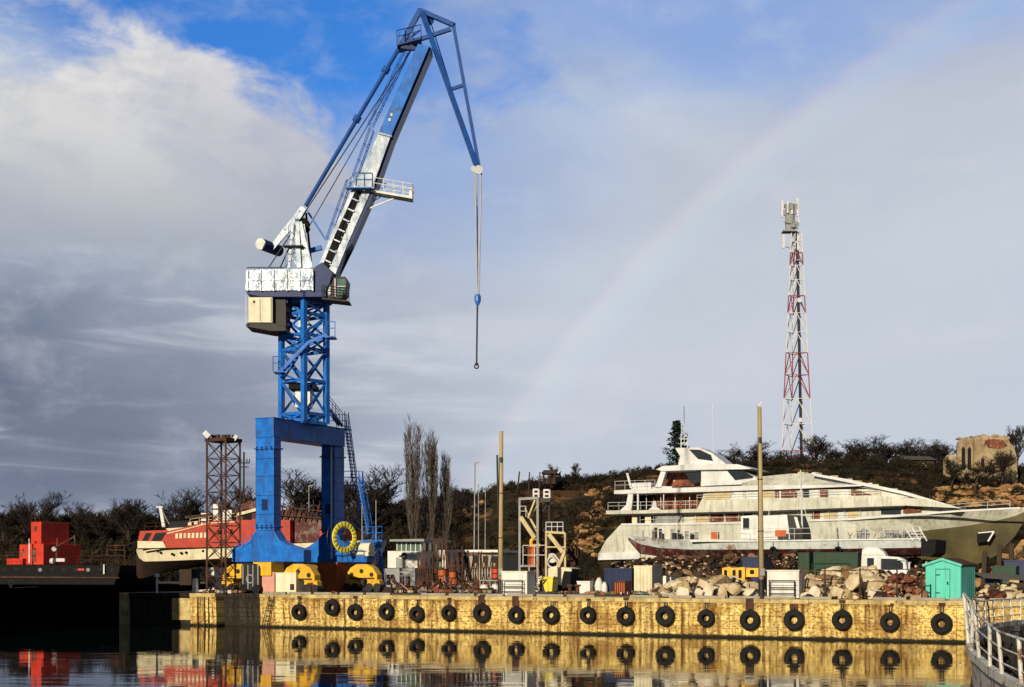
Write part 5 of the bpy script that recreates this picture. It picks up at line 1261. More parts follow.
# ------------------------------------------------------------------ far left: barge with red deckhouse, pier, pilings
def leftside():
    Fb=Fr(136,.25); n=Fb.n
    t=thing('work_barge','dark work barge lying behind the pier at far left','barge',Fb.gz(60,0,4))
    mb=MB(); Fb.poly(mb,[(-60,565),(120,565.5),(119,572),(112,590),(-60,590)],0,9); mb.build('hull','black',t)
    mb=MB(); Fb.poly(mb,[(-60,576),(36,576.4),(78,576.8),(119,577),(119,578.4),(-60,577.8)],-.15,.15); mb.build('rubbing_strake','rusty',t)
    for q in range(12):
        mb=MB(); mb.tube(Fb.pt(-20+q*12,569.8,-.12),Fb.pt(-20+q*12,569.8,.1),.2,12); mb.build('porthole','grey' if q%4==1 else 'dark_steel',t)
    mb=MB(); Fb.rect(mb,76.5,568.5,84,570.5,-.03,.03); mb.build('draught_plate','red',t)
    mb=MB(); rail(mb,[Fb.pt(78,565,.3),Fb.pt(118,565.5,.3)],1,.02,1.6); rail(mb,[Fb.pt(-40,565,.3),Fb.pt(8,565,.3)],1,.02,1.6); mb.build('railing','rusty',t)
    mb=MB(); Fb.bar(mb,104,564.5,104,574,.14,-.2); mb.build('fender_post','white_paint',t)
    A=ax(26); o=Fb.pt(41,564.8,3.0); k=o.y/FP
    d=thing('deckhouse','bright red stepped deckhouse standing on the dark barge','deckhouse',o)
    def bx(px0,px1,y0,dep,yb=564.6,name='block',off=0.):
        p=Fb.pt(px0,yb,2.5+off); q=Fb.pt(px1,yb,2.5+off); h=(yb-y0)*k
        w=(q-p).length; mb=MB(); X=A[0]; Yv=A[1]
        # lit face spans p..q in the picture: width scaled for the turn
        mb.box(p+X*w*.7+Yv*dep/2+Vector((0,0,h/2)),(w*1.4,dep,h),A); return mb.build(name,'red',d,bevel=.03)
    bx(31,39.5,522,4.2,name='tower_block'); bx(28.5,41,544,5.6,name='lower_block',off=-.4); bx(19.5,27.5,544.5,3.0,name='side_block',off=.5); bx(6.5,20,558.5,1.6,name='low_locker',off=.2)
    mb=MB(); p=Fb.pt(29.5,563,1.5); mb.tube(p,p+Vector((0,0,2.3)),.1,8); mb.torus(p+Vector((0,-.1,2.4)),(1,.3,0),.2,.06,14,6); mb.build('vent_pipe','white_paint',d)
    for (x0,y0,x1,y1,dd) in ((32.5,548,35.5,562,1.9),(33.5,526,36,531,2.3),(22,549,24.5,556,2.9)):
        mb=MB(); Fb.rect(mb,x0,y0,x1,y1,dd-.06,.04); mb.build('door_panel','antifoul_shade_red',d)
    mb=MB(); Fb.bar(mb,33.5,553.5,36,553.7,.06,1.9); mb.build('handle','white_paint',d)
    mb=MB(); rail(mb,[Fb.pt(31,522,2.6),Fb.pt(39.5,522,2.6)],.8,.025,.7); rail(mb,[Fb.pt(6,558.5,2.6),Fb.pt(19,558.5,2.6)],.7,.025,.7); mb.build('roof_rail','rusty',d)
    mb=MB(); mb.tube(Fb.pt(35,522,4),Fb.pt(35.3,511,4),.05,6); mb.bar(Fb.pt(33,514,4),Fb.pt(38,514,4),.05); mb.build('light_mast','rusty',d)
    w=thing('deck_winch','small rusty deck winch with a jib arm beside the red deckhouse','winch',Fb.pt(58,564.8,2))
    mb=MB(); Fb.bar(mb,52,549,74,537,.14,1.2); Fb.bar(mb,74.5,535,75,546,.14,1.2); Fb.bar(mb,56,564,57.5,538,.16,1.4); mb.build('jib_arm','rusty',w)
    mb=MB(); mb.tube(Fb.pt(54,549,1.1),Fb.pt(54,549,1.6),.25,12); mb.tube(Fb.pt(51,561,1.),Fb.pt(54,561,1.),.3,12); mb.box(Fb.pt(61,560,1.1),(.9,.5,.35)); mb.build('drum','antenna',w)
    f=thing('tube_rack','open tubular frame standing on the right end of the barge','frame',Fb.pt(116,565,2))
    mb=MB()
    for x in (107,116,124.5): mb.tube(Fb.pt(x,565,1),Fb.pt(x,544,1),.05,5); mb.tube(Fb.pt(x,565,3),Fb.pt(x,544,3),.05,5)
    for y in (545.5,550,555.5): mb.tube(Fb.pt(107,y,1),Fb.pt(124.5,y,1),.05,5); mb.tube(Fb.pt(107,y,3),Fb.pt(124.5,y,3),.05,5)
    mb.tube(Fb.pt(80,562.5,1),Fb.pt(107,554,1),.03,5); mb.tube(Fb.pt(124,546,1),Fb.pt(138,541,1),.03,5); mb.build('frame_tubes','rusty',f)
    # pier
    Fp=Fr(101,.45); p=thing('pier','dark timber pier on piles at the left edge','pier',Fp.gz(40,0,1))
    mb=MB(); Fp.poly(mb,[(-160,597.5),(78,596.8),(78,600.8),(-160,602.5)],0,3.5); mb.build('deck','conc',p)
    for i in range(9):
        x=-60+i*16; mb=MB(); mb.tube(Fp.gz(x,-1,.5),Fp.gz(x,2.,.5),.17,8); mb.build('pile','timber_dark',p)
    p2=thing('gangway','low narrow gangway with pale edge joining the pier to the quay','gangway',Fp.gz(110,0,6))
    mb=MB(); Fp.poly(mb,[(84,593.8),(160,594.2),(168,594.6),(168,596.4),(84,595.6)],6,2); mb.build('deck','conc',p2)
    for x in (88,110,130): MB().tube(Fp.gz(x,-1,7),Fp.gz(x,1.6,7),.15,8).build('pile','timber_dark',p2)
    v=thing('pier_valve','white pipe valves standing on the pier at far left','valves',Fp.pt(11,597,2)); mb=MB()
    mb.tube(Fp.pt(10.5,597,1.5),Fp.pt(10.5,584,1.5),.1,8); mb.torus(Fp.pt(10.5,583,1.5),(0,1,0),.22,.05,14,6); mb.tube(Fp.pt(17,597,1.5),Fp.pt(17,589,1.5),.07,8); mb.bar(Fp.pt(10,588,1.5),Fp.pt(38,586.5,1.5),.05); mb.build('pipe','antenna',v)
    r=qp(157,-.1); MBl=MB().tube(r,r+Vector((0,0,1.1)),.07,8); MBl.tube(r+Vector((0,0,1.1)),r+Vector((0,0,1.35)),.16,10)
    tag(MBl.build('mooring_lamp','antenna'),'short pale bollard lamp on the dark left quay edge','lamp')
    mb=MB(); a=Q(qs(122),.28,0); mb.box(a+Vector((0,0,1.05)),(.55,.5,2.3),QAX); tag(mb.build('pilaster','quay_cap'),'pale stone pilaster at the dark left end of the quay','pilaster')
    mb=MB(); a=Q(qs(178),.44,1.1); mb.box(a,(1.7,.1,1.5),QAX); tag(mb.build('stone_panel','quay_cap'),'rust-stained stone panel left of the lit quay block','panel')
leftside()

# ------------------------------------------------------------------ added unseen wall off to the left, casts the shade on the left shore
def shade_wall():
    a=Vector((-32.2,76.3,0)); d=Vector((-.891,.454,0)); nn=Vector((-.454,-.891,0)); t=thing('shade_blocker','tall dark steel wall added out of view to shade the left shore','shade_wall',a+d*40)
    mb=MB(); mb.prism([a,a+d*80,a+d*80+Vector((0,0,17.)),a+Vector((0,0,17.))],nn*5); mb.build('blocker_wall','dark_steel',t)
    mb=MB()
    for i in range(20): mb.box(a+d*(2+i*4)-nn*.1+Vector((0,0,8.6)),(.25,.2,17),(d,nn,Vector((0,0,1))))
    mb.build('wall_rib','dark_steel',t); mb=MB(); rail(mb,[a+Vector((0,0,17.)),a+d*80+Vector((0,0,17.))],1.1,.03,2.5); mb.build('railing','rusty',t)
shade_wall()
# ------------------------------------------------------------------ control building
def control():
    A=ax(20); Y=118; F=Fr(Y,.36); t=thing('control_building','white control building with a windowed lookout tower on top','building',F.gz(402,2.2,3))
    mb=MB(); F.poly(mb,[(384,568.5),(415,568),(415,583),(384,583)],0,6); mb.hexa([F.gz(384,2.19,0),F.gz(415,2.19,0),F.gz(415,2.19,0)+F.n*6,F.gz(384,2.19,0)+F.n*6],[F.pt(384,582,0),F.pt(415,582,0),F.pt(415,582,0)+F.n*6,F.pt(384,582,0)+F.n*6]); mb.build('lower_storey','grey',t)
    mb=MB(); F.rect(mb,387.6,551,396,567.8,1,5); F.rect(mb,396,552,420,567.8,.6,5.5); mb.build('upper_wall','wall_white',t)
    mb=MB(); F.poly(mb,[(396,557),(402,559),(409,567.8),(396,567.8)],.56,.05); mb.build('grey_panel','grey',t)
    mb=MB(); F.rect(mb,397,542.6,420,551.9,.9,4.2); mb.build('lookout_glazing','glass_green',t)
    mb=MB()
    for x in (396.6,401.2,405.8,410.4,415.2,420): F.rect(mb,x,541.8,x+.8,552.2,.75,.2)
    F.rect(mb,396.6,541.6,420.8,542.8,.7,4.6); F.rect(mb,396.6,551.2,420.8,552.3,.7,4.6)
    for i in range(4): mb.box(F.pt(420.8,547,.9)+F.n*(i*1.3+.3),(.12,.12,.85),(F.u,F.n,Vector((0,0,1))))
    mb.build('window_frame','wall_white',t)
    mb=MB(); F.poly(mb,[(389.5,539.4),(421,538.8),(424,539),(424,541.4),(389.5,541.4)],0,6.2); mb.build('roof','grey',t)
    for x0,x1 in ((386.3,394),(402.5,411.5)):
        mb=MB(); F.rect(mb,x0,574.5,x1,585,-.03,.1); mb.build('garage_opening','black',t)
        mb=MB(); F.rect(mb,x0,579.5,x1,580.1,-.06,.03); F.rect(mb,(x0+x1)/2-.2,574.5,(x0+x1)/2+.2,585,-.06,.03); mb.build('glazing_bar','grey',t)
    mb=MB(); mb.torus(F.pt(404,556,.5),F.n,.25,.05,14,6); mb.bar(F.pt(399,556.5,.5),F.pt(405,554,.5),.1); mb.build('wall_bracket','dark_steel',t)
    F2=Fr(120,.36); w=thing('long_workshop','long low white workshop right of the control building','building',F2.gz(468,2.2,3))
    mb=MB(); F2.rect(mb,438,550,447,583.5,0,5); mb.build('left_bay','wall_white',w); mb=MB(); F2.rect(mb,449.5,549.5,457,583.5,-.3,5); mb.build('bright_bay','wall_white',w)
    mb=MB(); F2.rect(mb,457,552.5,499,583.5,.2,5); mb.build('long_wall','conc',w); mb=MB(); F2.rect(mb,456,549.8,500,552.3,-.2,5.6); mb.build('roof','wall_white',w)
    for x in (463,473,483,492): mb=MB(); F2.rect(mb,x,556,x+5,563,.15,.08); mb.build('window','glass',w)
control()

# ------------------------------------------------------------------ rusty trestle frames & scrap in front of buildings
def trestle(px0,px1,top,Y,label,diag=True,m='rusty',n=3):
    F=Fr(Y,.45); b=F.gz((px0+px1)/2,2.2,.7); t=thing('trestle',label,'trestle',b); mb=MB(); rr=random.Random(int(px0*7))
    for d in (0,1.4):
        for i in range(n+1):
            x=px0+(px1-px0)*i/n; mb.bar(F.gz(x,2.2,d),F.pt(x+rr.uniform(-1.2,1.2),top+rr.uniform(-3,5),d),.085)
        for f in (.05,.4,.72):
            y=top+f*(592-top); mb.bar(F.pt(px0,y,d),F.pt(px1,y+rr.uniform(-1,1),d),.07)
    mb.build('frame','rusty' if m=='rusty' else m,t)
    mb=MB()
    for i in range(n):
        x=px0+(px1-px0)*i/n; x2=px0+(px1-px0)*(i+1)/n; mb.bar(F.pt(x,top+5,0),F.pt(x2,588,0),.08); mb.bar(F.pt(x2,top+5,1.4),F.pt(x,588,1.4),.08)
        mb.bar(F.pt(x,top+20,0),F.pt(x,top+20,1.4),.09)
    mb.build('brace','rusty',t)
trestle(418,432,552,104,'tall narrow rusty trestle closest to the control building')
trestle(434,446,536,106,'tallest rusty trestle with poles sticking up, in front of the white workshop')
trestle(447,462,549,103,'broad rusty trestle in front of the brightest workshop bay')
trestle(464,478,553,105,'rusty trestle in front of the grey workshop wall, left one')
trestle(481,497,552,106,'rusty trestle just left of the plain wooden pole')
F=Fr(104,.45)
def singles(name,label,cat,m,fn,origin=None,bevel=0,group=None,smooth=False):
    mb=MB(); fn(mb); o=mb.build(name,m,None,smooth=smooth,bevel=bevel); tag(o,label,cat,group); return o
def tank(px0,px1,y0,y1,Y,label,m='orange'):
    F=Fr(Y,.45); c=F.pt((px0+px1)/2,y1,1); t=thing('tank',label,'tank',c); k=c.y/FP; r=(px1-px0)*k/2; h=(y1-y0)*k
    MB().tube(c,c+Vector((0,0,h)),r,20).build('shell',m,t,smooth=False)
    mb=MB(); 
    for f in (.05,.5,.97): mb.torus(c+Vector((0,0,h*f)),(0,0,1),r,.05,24,6)
    mb.build('hoop','rusty',t); mb=MB(); mb.tube(c+Vector((0,0,h)),c+Vector((0,0,h+.12)),r*.4,10)
    for i in range(3):
        q=2*math.pi*i/3; mb.bar(c+Vector((math.cos(q)*r*.8,math.sin(q)*r*.8,0)),Vector((c.x+math.cos(q)*r*.8,c.y+math.sin(q)*r*.8,2.2)),.1)
    mb.build('stand','rusty',t)
tank(438,447,569,583,101.5,'short red drum tank between the rusty trestles, left one'); tank(449,456.5,571,585,101,'short red drum tank between the rusty trestles, right one')
tank(492,499,568,579,101,'small red tank on legs directly left of the plain wooden pole','red')
def crate(px0,px1,y0,Y,label,m='panel_tan',slats=5,dep=1.2):
    F=Fr(Y,.45); t=thing('crate',label,'crate',F.gz((px0+px1)/2,2.2,dep/2)); a,b=F.gz(px0,2.2),F.gz(px1,2.2); w=(b-a).length; h=(ZC+(568-y0)/FP*a.y)-2.2; c=(a+b)/2; X=(F.u,F.n,Vector((0,0,1)))
    MB().box(c+F.n*dep/2+Vector((0,0,h/2+.05)),(w-.1,dep-.1,h-.1),X).build('body',m,t)
    mb=MB()
    for i in range(slats): mb.box(c+F.u*(-w/2+w*(i+.5)/slats)+Vector((0,0,h/2)),(w/slats*.3,.05,h),X)
    mb.box(c+Vector((0,0,h-.04)),(w,.08,.08),X); mb.box(c+Vector((0,0,.06)),(w,.08,.1),X); mb.build('batten','rusty',t)
crate(458,464.5,584,99,'small tan slatted crate in front of the right red drum tank'); crate(465,473.5,581.5,100,'larger tan slatted crate right beside the small one')
def sack(px,y1,w,h,Y,label,m='wall_white',seed=0,group='bulk sacks on the quay'):
    rr=random.Random(seed); p=G(px,Y); mb=MB(); secs=[]
    for i,(f,s) in enumerate(((0,.85),(.15,1.02),(.5,1.08),(.8,.95),(.95,.6),(1.05,.35))):
        secs.append([p+Vector((math.cos(q)*w/2*s*(1+rr.uniform(-.09,.09)),math.sin(q)*w/2*s,f*h+rr.uniform(-.03,.03))) for q in [2*math.pi*j/12 for j in range(12)]])
    mb.loft(secs); o=mb.build('bulk_sack',m,None,smooth=True); tag(o,label,'sack',group); return o
sack(484,0,.6,.55,98,'leftmost of three white bulk sacks left of the plain wooden pole',seed=1); sack(489.5,0,.5,.5,98.5,'middle of three white bulk sacks left of the plain wooden pole',seed=2); sack(495,0,.55,.6,98,'white bulk sack touching the foot of the plain wooden pole',seed=3)
def frame_rack(px0,px1,y0,Y,label):
    F=Fr(Y,.45); t=thing('rack',label,'rack',F.gz((px0+px1)/2,2.2,.5)); mb=MB()
    for d in (0,1):
        for x in (px0,(px0+px1)/2,px1): mb.bar(F.gz(x,2.2,d),F.pt(x,y0,d),.06)
        mb.bar(F.pt(px0,y0,d),F.pt(px1,y0,d),.07); 
    mb.build('frame_tubes','grey',t); mb=MB(); mb.hexa([F.pt(px0,y0+4,0),F.pt(px1,y0+4,0),F.pt(px1,y0+4,1),F.pt(px0,y0+4,1)],[F.pt(px0,y0+3.6,0),F.pt(px1,y0+3.6,0),F.pt(px1,y0+3.6,1),F.pt(px0,y0+3.6,1)]); mb.build('shelf','wood',t)
frame_rack(480,500,580.5,97.3,'low tubular rack over the white bulk sacks'); frame_rack(399,411,572,98,'low grey tubular frame in front of the garage openings')
# scrap stuff between trestles
rr=random.Random(21); mb=MB()
for i in range(420):
    px=rr.uniform(386,500) if i<300 else rr.uniform(560,600); Y=rr.uniform(97.,104); p=G(px,Y,2.2); h_=rr.uniform(.1,.9)
    if i%2: mb.bar(p,p+Vector((rr.uniform(-1.,1.),rr.uniform(-.5,.5),h_*1.3)),rr.uniform(.04,.1))
    else: mb.box(p+Vector((0,0,h_/4)),(rr.uniform(.2,.9),rr.uniform(.2,.7),h_/2))
o=mb.build('scrap_metal','scrap'); tag(o,'low litter of rusty scrap metal behind the quay edge','scrap',kind='stuff')
mb=MB()
for i in range(330):
    px=rr.choice([rr.uniform(395,500),rr.uniform(556,660),rr.uniform(204,250)]); Y=rr.uniform(95,101) if px<520 else rr.uniform(89,97); p=G(px,Y,2.2); mb.box(p+Vector((0,0,.12)),(rr.uniform(.06,.3),rr.uniform(.06,.3),rr.uniform(.04,.22)),ax(rr.uniform(-80,80)))
o=mb.build('rubbish','litter'); tag(o,'pale scattered rubbish lying between the scrap','rubbish',kind='stuff')

# ------------------------------------------------------------------ hopper plant
def plant():
    F=Fr(104,.3); t=thing('hopper_plant','tall batching plant frame with an orange hopper','plant',F.gz(535,2.2,1.5))
    mb=MB()
    for d in (0,2.2):
        for (x0,y0,x1,y1,w) in ((519.5,592,519.5,499,.16),(537.5,592,537.5,497,.16),(519.5,499,538,498,.18),(519.5,566,538,566,.14),(529,590,529,566,.12)): F.bar(mb,x0,y0,x1,y1,w,d)
    for (x,y) in ((519.5,499),(537.5,498),(519.5,566),(537.5,566)): mb.bar(F.pt(x,y,0),F.pt(x,y,2.2),.14)
    mb.build('frame','grey',t)
    mb=MB()
    for (x0,y0,x1,y1,w,d) in ((521,517,535,538,.3,-.1),(528,518,535,500,.12,-.1),(530,518,537,505,.12,.3),(525,508,536,528,.08,.2),(528,515,538,534,.08,1)): F.bar(mb,x0,y0,x1,y1,w,d)
    mb.build('chute','panel_tan',t)
    c=F.pt(535.3,567,1.0); k=c.y/FP; mb=MB(); mb.tube(c,c+Vector((0,0,20*k)),7.6*k,24); mb.tube(c-Vector((0,0,6*k)),c,2*k,20,7.6*k); mb.build('hopper','orange',t)
    mb=MB(); mb.tube(c+Vector((0,0,20*k)),c+Vector((0,0,23*k)),7.2*k,20,1.5*k); mb.torus(c+Vector((0,0,24.5*k)),(0,1,0),.32,.14,14,8); mb.build('hopper_lid','yellow',t)
    mb=MB()
    for q in range(8): mb.bar(c+Vector((math.cos(q*.785)*7.7*k,math.sin(q*.785)*7.7*k,0)),c+Vector((math.cos(q*.785)*7.7*k,math.sin(q*.785)*7.7*k,20*k)),.06)
    mb.build('stiffener','rusty',t)
    mb=MB(); rail(mb,[F.pt(520,517,-.1),F.pt(526,517,-.1)],.8,.025,.4); mb.build('handrail','antenna',t); mb=MB(); rail(mb,[F.pt(523,567,-.2),F.pt(546,567,-.2)],1.6,.03,.9); mb.build('handrail','antenna',t)
    for x0,x1,y0,y1 in ((533.5,538.5,489.5,498),(544,549.5,490,498)):
        mb=MB()
        for a,b in (((x0,y0),(x1,y0)),((x1,y0),(x1,y1)),((x1,y1),(x0,y1)),((x0,y1),(x0,y0)),((x0,(y0+y1)/2),(x1,(y0+y1)/2))):
            mb.bar(F.pt(*a,.2),F.pt(*b,.2),.12); mb.bar(F.pt(*a,1.2),F.pt(*b,1.2),.08); mb.bar(F.pt(*a,.2),F.pt(*a,1.2),.08)
        mb.build('top_guard','antenna',t)
    mb=MB(); F.rect(mb,540,498,550,502,.1,1.3)
    for x in (541,549): F.bar(mb,x,592,x,498,.12,.8)
    for y in (575,555,535,515): F.bar(mb,541,y,549,y-14,.07,.8)
    mb.build('lift_mast','dark_steel',t)
    F2=Fr(100,.3); t=thing('conveyor_frame','lower yellowish conveyor frame right of the orange hopper','frame',F2.gz(556,2.2,1))
    mb=MB()
    for d in (0,1.6):
        for (x0,y0,x1,y1,w) in ((546,592,546,531,.14),(565,592,565,533,.14),(546,532,565,533,.16),(546,547,565,547,.1),(546,570,565,570,.1)): F2.bar(mb,x0,y0,x1,y1,w,d)
    F2.bar(mb,549,534,563,552,.28,-.1); F2.bar(mb,558,568,566,549,.22,-.1); F2.bar(mb,552,555,560,566,.1,0); mb.build('frame_beam','panel_tan',t)
    mb=MB(); rail(mb,[F2.pt(546,532,0),F2.pt(563,532,0)],.7,.03,.45); mb.build('handrail','antenna',t)
    mb=MB(); mb.tube(F2.pt(552,558,.3),F2.pt(552,558,1.2),.35,12); mb.torus(F2.pt(553,562,.2),(0,1,0),.4,.07,16,6); mb.build('drive_wheel','antenna',t)
    F3=Fr(103,.3); t=thing('screen_machine','rusty screening machine on the right of the conveyor frame','machine',F3.gz(571,2.2,1))
    rr=random.Random(8); mb=MB()
    for i in range(26):
        x=rr.uniform(565,577); y=rr.uniform(532,575); F3.bar(mb,x,y,x+rr.uniform(-6,6),y+rr.uniform(-8,10),rr.uniform(.08,.2),rr.uniform(0,1.5))
    for x in (566,572,577): F3.bar(mb,x,592,x,540,.14,.6)
    F3.rect(mb,567,548,576,556,.3,1.2); mb.build('screen_frame','rusty',t)
plant()
def tarpbin():
    F=Fr(96.5,.4); t=thing('tarp_bin','dark bin half covered with a cream tarpaulin','bin',F.gz(558,2.2,.9))
    mb=MB(); F.rect(mb,547,569.5,570.5,590.5,.1,1.7); mb.build('bin_body','black',t)
    rr=random.Random(2); mb=MB(); top=[(545.5,570.5),(549,568),(556,567.5),(564,568),(571,568.5)]; bot=[(546,576),(549,581),(553,577),(557,585),(561,584.5),(563,573),(567,571),(571,572)]
    F.poly(mb,[(545.5,569.5),(551,567.6),(563,567.4),(571.5,568.6),(571.5,571.5),(564,571),(562.5,577),(561,585.5),(557,584),(555,576),(550,578),(546,575)],-.03,.1)
    F.poly(mb,[(545.5,569.4),(551,567.4),(563,567.2),(571.5,568.4),(571.5,569),(545.5,570)],-.05,1.9); mb.build('tarpaulin','cream',t)
    F=Fr(92.5,.4); t=thing('skip','small lemon yellow skip beside the tarpaulined bin','skip',F.gz(547,2.2,.5))
    mb=MB(); a=[(541,577.5),(553,577.5),(552,591.5),(545,591.5)]; F.poly(mb,a,0,1.0); mb.build('skip_body','lemon',t,bevel=.02); mb=MB(); F.poly(mb,[(540.5,576.8),(553.5,576.8),(553.5,578),(540.5,578)],-.05,1.1); F.bar(mb,547,578,548,591,.06,-.03); mb.build('rim','lemon',t)
tarpbin()
F=Fr(91.5,.4)
def planks(mb):
    rr=random.Random(6)
    for i in range(13):
        x=rr.uniform(531,541); y=rr.uniform(578,592); F.bar(mb,x,y,x+rr.uniform(-5,6),y-rr.uniform(-2,8),rr.uniform(.12,.3),rr.uniform(0,1),.06)
o=singles('plank_heap','untidy heap of pale broken planks left of the yellow skip','planks','stone_pale',planks); 
def kerbst(px,lb):
    p=qp(px,1.); h=.62; mb=MB(); mb.tube(p,p+Vector((0,0,h)),.13,12,.11); mb.tube(p+Vector((0,0,h)),p+Vector((0,0,h+.12)),.2,12); tag(mb.build('bollard','rusty'),lb,'bollard','bollards on the quay apron')
kerbst(570,'left bollard of the close pair right of the tarpaulined bin'); kerbst(577.5,'right bollard of the close pair right of the tarpaulined bin'); kerbst(310,'bollard on the quay edge under the crane bogie')
def box_at(name,px0,px1,y0,Y,dep,m,label,cat,ribs=0,rm=None,sl=.45,base=2.2):
    if px0<380: Y*=1+sl*((px0+px1)/2-512)/FP
    F=Fr(Y,sl); a,b=F.gz(px0,base),F.gz(px1,base); w=(b-a).length; h=(ZC+(568-y0)/FP*a.y)-base; c=(a+b)/2; X=(F.u,F.n,Vector((0,0,1)))
    t=thing(name,label,cat,c+F.n*dep/2); MB().box(c+F.n*dep/2+Vector((0,0,h/2)),(w,dep,h),X).build('body',m,t,bevel=.02)
    mb=MB()
    for i in range(ribs): mb.box(c+F.u*(-w/2+w*(i+.5)/ribs)-F.n*.02+Vector((0,0,h/2)),(w/ribs*.45,.06,h*.94),X)
    mb.box(c+F.n*dep/2+Vector((0,0,h+.03)),(w+.06,dep+.06,.07),X); mb.build('rib' if ribs else 'lid',rm or m,t); return F,c,h,t
box_at('container',604,632,569,99,3,'blue_box','dark blue container behind the open apron','container',14)
box_at('steel_tank',634,652,566.5,98,2.2,'cream','rust-streaked cream steel box right of the blue container','box',5,'cream')
F_,c_,h_,t_=box_at('switch_cabinet',664,681,576,95,1.2,'dark_steel','dark switch cabinet with a white door edge under the yacht stern','cabinet',0); mb=MB(); F_.rect(mb,663,576,666,591,-.04,.05); F_.rect(mb,670,577,671,591,-.04,.05); mb.build('door_edge','wall_white',t_)
crate(613,626,581,93,'low rusty slatted pallet box in front of the blue container','orange',6); sack(599,0,.55,1.0,95,'standing white sack at the left end of the blue container',seed=5)
sack(604.5,0,.4,.75,94,'small white sack beside the taller one at the blue container',seed=6)
box_at('oil_box',577,590,582,97,1.2,'wall_white','low white scrap box lying right of the screening machine','box',0)
F=Fr(93,.45)
def chairframe(mb):
    for d in (0,.8):
        for a,b in (((700,578),(702,566)),((702,566),(709,567)),((709,567),(707,579)),((700,578),(707,579)),((701,572),(708,573))): F.bar(mb,*a,*b,.13,d)
    for q in ((700,578),(702,566),(709,567),(707,579)): mb.bar(F.pt(*q,0),F.pt(*q,.8),.1)
singles('scrap_frame','rust red open steel frame tipped up behind the pale boulders','frame','rusty',chairframe)
def yellow_machine():
    F=Fr(92,.4); t=thing('machine_cab','yellow machine body with dark window openings behind the boulders','machine',F.gz(738,2.2,1))
    mb=MB(); F.poly(mb,[(722,568),(730,566.5),(731,568),(744,567),(745,568),(745,583),(722,584)],0,1.8); F.rect(mb,746,568,761,577,.2,1.5); mb.build('body','yellow',t,bevel=.02)
    for x in (724,732.5,738.5): mb=MB(); F.rect(mb,x,570,x+3,578,-.03,.05); mb.build('opening','black',t)
    mb=MB(); F.rect(mb,750,570,754,574,.16,.05); mb.build('vent','black',t); mb=MB(); F.rect(mb,724,583,760,591,.4,1.2); mb.build('chassis','dark_steel',t)
yellow_machine()
box_at('container',798,858,553.5,100,2.6,'green_box','long dark green container behind the rubble heap','container',26,'green_box',base=2.2)
box_at('container',742,764,558,106,2.4,'blue_box','small dark teal-blue container under the grey boat by the lamp pole','container',8)
# truck
def truck():
    A=ax(-60); Y=96.; base=G(884,Y,2.2); F=Fr(Y,.35); t=thing('truck','old white lorry cab standing behind the rubble heap','truck',base)
    secs=MB(); 
    prof=[(861,562),(862,549.5),(866,547),(878,547.3),(884,552),(886,556),(899,557),(905,560),(907,566),(907,578),(861,578)]
    F.poly(secs,prof,0,2.2); secs.build('cab_body','white_paint',t,bevel=.05)
    mb=MB(); F.poly(mb,[(867,558),(875,558),(875,568),(867,568)],-.03,.06); F.poly(mb,[(881,558.5),(898,559),(903,563.5),(903,569),(881,569)],-.03,.06); mb.build('window','glass',t)
    mb=MB(); F.rect(mb,874,557,880.5,573,-.06,.05); F.poly(mb,[(863,553),(884,553),(886,555),(863,555)],-.05,.04); mb.build('pillar','wall_white',t)
    mb=MB(); F.rect(mb,866,572,905,582,.2,1.8); mb.build('chassis','dark_steel',t)
    for x in (871,896):
        w=MB(); c=F.gz(x,2.72,-.05); w.tube(c,c+F.n*.4,.52,20); wh=w.build('wheel','rubber',t); MB().tube(c-F.n*.02,c+F.n*.1,.22,12).build('rim','grey',wh)
    mb=MB(); F.bar(mb,905,560,907,572,.06,-.2); F.bar(mb,897,560,905,560,.04,-.2); F.bar(mb,909,562,909,570,.1,-.3); mb.build('mirror','antenna',t)
truck()
# ------------------------------------------------------------------ boulders and rubble
BL=[(668,1.0,.45,'flat pale slab at the left tip of the boulder heap','stone_pale',0),(683,.8,1.0,'leaning pale boulder near the left end of the boulder heap','stone_pale',0),(698,.8,.7,'rounded pale boulder below the rust red steel frame','stone_pale',0),
(710,.85,.95,'upright pale boulder left of the yellow machine','stone_pale',0),(722,.75,.8,'pale boulder below the left end of the yellow machine','stone',0),(734,.9,.95,'tan boulder below the middle of the yellow machine','stone',0),(748,.8,1.0,'pale boulder right under the yellow machine end by the lamp pole','stone_pale',0),
(838,1.0,.9,'tan boulder at the foot of the rubble heap under the green container','stone',0),(855,1.0,1.0,'biggest tan boulder in the middle of the rubble heap','stone',.5),(813,.8,.8,'pale boulder beside the slatted white cabinet','stone_pale',0),(872,.7,.7,'pale boulder low in the heap under the lorry','stone_pale',0)]
for i,(px,w,h,lb,m,up) in enumerate(BL):
    Y=81.5 if px<770 else 77.6; p=G(px,Y,2.2+h*.36+up); mb=MB(); rock_into(mb,p,(w*.6,w*.45,h*.6),random.Random(i+40)); tag(mb.build('boulder',m),lb,'boulder')
def rubble(name,m,x0,x1,Y0,Y1,n,hmax,smin,smax,label,seed,cat='rubble'):
    rr=random.Random(seed); mb=MB()
    for i in range(n):
        f=rr.random(); px=x0+(x1-x0)*f; Y=rr.uniform(Y0,Y1); e=math.sin(math.pi*min(1,max(0,f*.9+.05)))**(.5 if hmax<2.5 else .15); g=(Y-Y0)/(Y1-Y0); e2=min(1,g*1.7+.12)
        z=2.2+hmax*e*e2*rr.uniform(.75,1); s=smin*.6+(smax*1.25-smin*.6)*rr.random()**2.6; rock_into(mb,G(px,Y,z-s*.2),(s*rr.uniform(.7,1.4),s,s*rr.uniform(.5,1)),rr)
    o=mb.build(name,m); tag(o,label,cat,kind='stuff')
